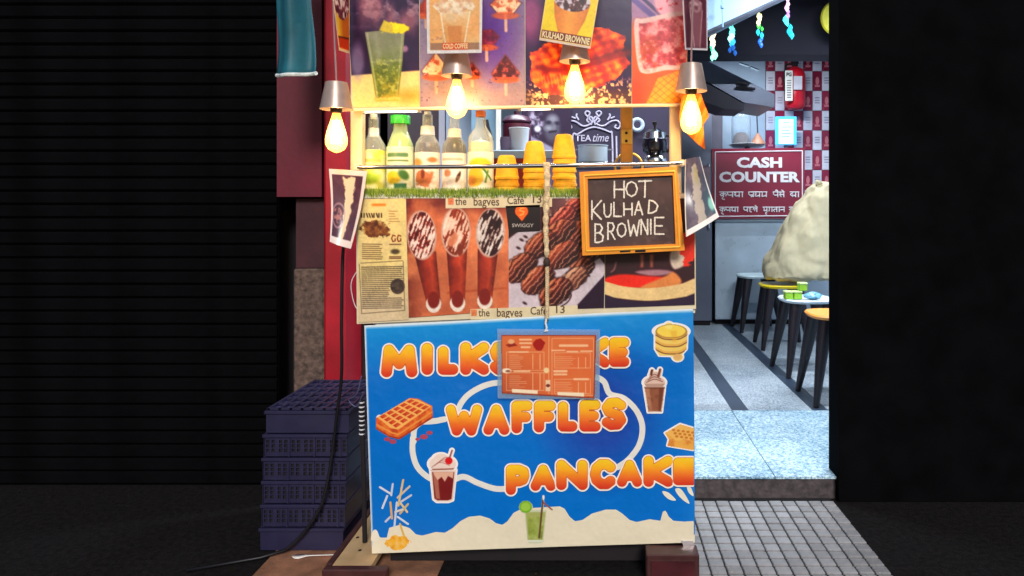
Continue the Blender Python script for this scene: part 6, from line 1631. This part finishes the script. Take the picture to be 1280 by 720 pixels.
sp_ = thing('ribbed_strap', W(452, 548, 2.9), 'black strap with white ribs hanging between crates and banner', 'strap')
obj('strap', MB().tube([W(452, 500, 2.9), W(452.5, 530, 2.9), (W(455, 0, 2.9).x, 2.9, .3), (W(456, 0, 2.9).x, 2.9, .075)], .010, 8), M_DARK, sp_, smooth=True)
for k in range(8):
    obj('rib', MB().lathe([(.0104, -.003), (.012, 0), (.0104, .003)], W(452 + .06 * k, 503 + 5.6 * k, 2.9), 10, cap=False), mat('rib_white', (220, 220, 226), .5), sp_)
# plastic spoon lying on the ground
s0 = Vector((-1.19, 2.938 - .055, .008)); 
def gp(px, py, z): Y = F * (EYE - z) / (py - VY); return Vector(((px - VX) * Y / F, Y, z))
A, B = gp(365, 696, .01), gp(418, 694, .012)
dv = (B - A); vs = []; n = 26
prof = [(0, .002), (.05, .011), (.12, .017), (.2, .018), (.28, .013), (.36, .0065), (.5, .0045), (.8, .0045), (.97, .005), (1, .002)]
side = Vector((0, 1, 0)); up = []; lo = []
for t_, w_ in prof:
    p = A + dv * t_ + Vector((0, 0, .004 - .003 * math.sin(min(1, t_ / .32) * math.pi))); up.append(p + side * w_); lo.append(p - side * w_)
m_ = len(prof); fs = [(i, i + 1, m_ + i + 1, m_ + i) for i in range(m_ - 1)]
o = obj('plastic_spoon', MB().add(up + lo, fs), mat('white_plastic', (236, 228, 222), .4, var=.04), None, smooth='all'); tag(o, 'white plastic spoon lying on the ground before the crates', 'spoon')
sl = o.modifiers.new('thickness', 'SOLIDIFY'); sl.thickness = .002; sl.offset = 1
for k, (px, py) in enumerate(((384, 703), (400, 700))):
    pass

# ---------------------------------------------------------------- ceiling tube lights inside the shop
for k, (x, y, e, lab) in enumerate(((1.75, 4.62, 55, 'white ceiling tube light above the stools'), (-.35, 4.9, 24, 'white ceiling tube light behind the cart'), (1.5, 7.2, 34, 'white ceiling tube light above the cash counter'))):
    z = 3.24
    t = thing('ceiling_tube_light', (x, y, z), lab, 'lamp', 'ceiling tube lights')
    obj('batten', MB().box(x - .6, x + .6, y - .04, y + .04, z + .005, z + .055, .006), M_WHITEP, t)
    obj('tube', MB().tube([(x - .58, y, z - .014), (x + .58, y, z - .014)], .014, 10), emit_mat('cool_tube_light', (226, 240, 255), 6), t)
    ld = bpy.data.lights.new('tube_light_glow', 'AREA'); ld.shape = 'RECTANGLE'; ld.size = 1.15; ld.size_y = .05; ld.energy = e; ld.color = (.82, .92, 1.0)
    lo_ = bpy.data.objects.new('tube_light_glow', ld); col.objects.link(lo_); lo_.parent = t; lo_.location = (0, 0, -.035)
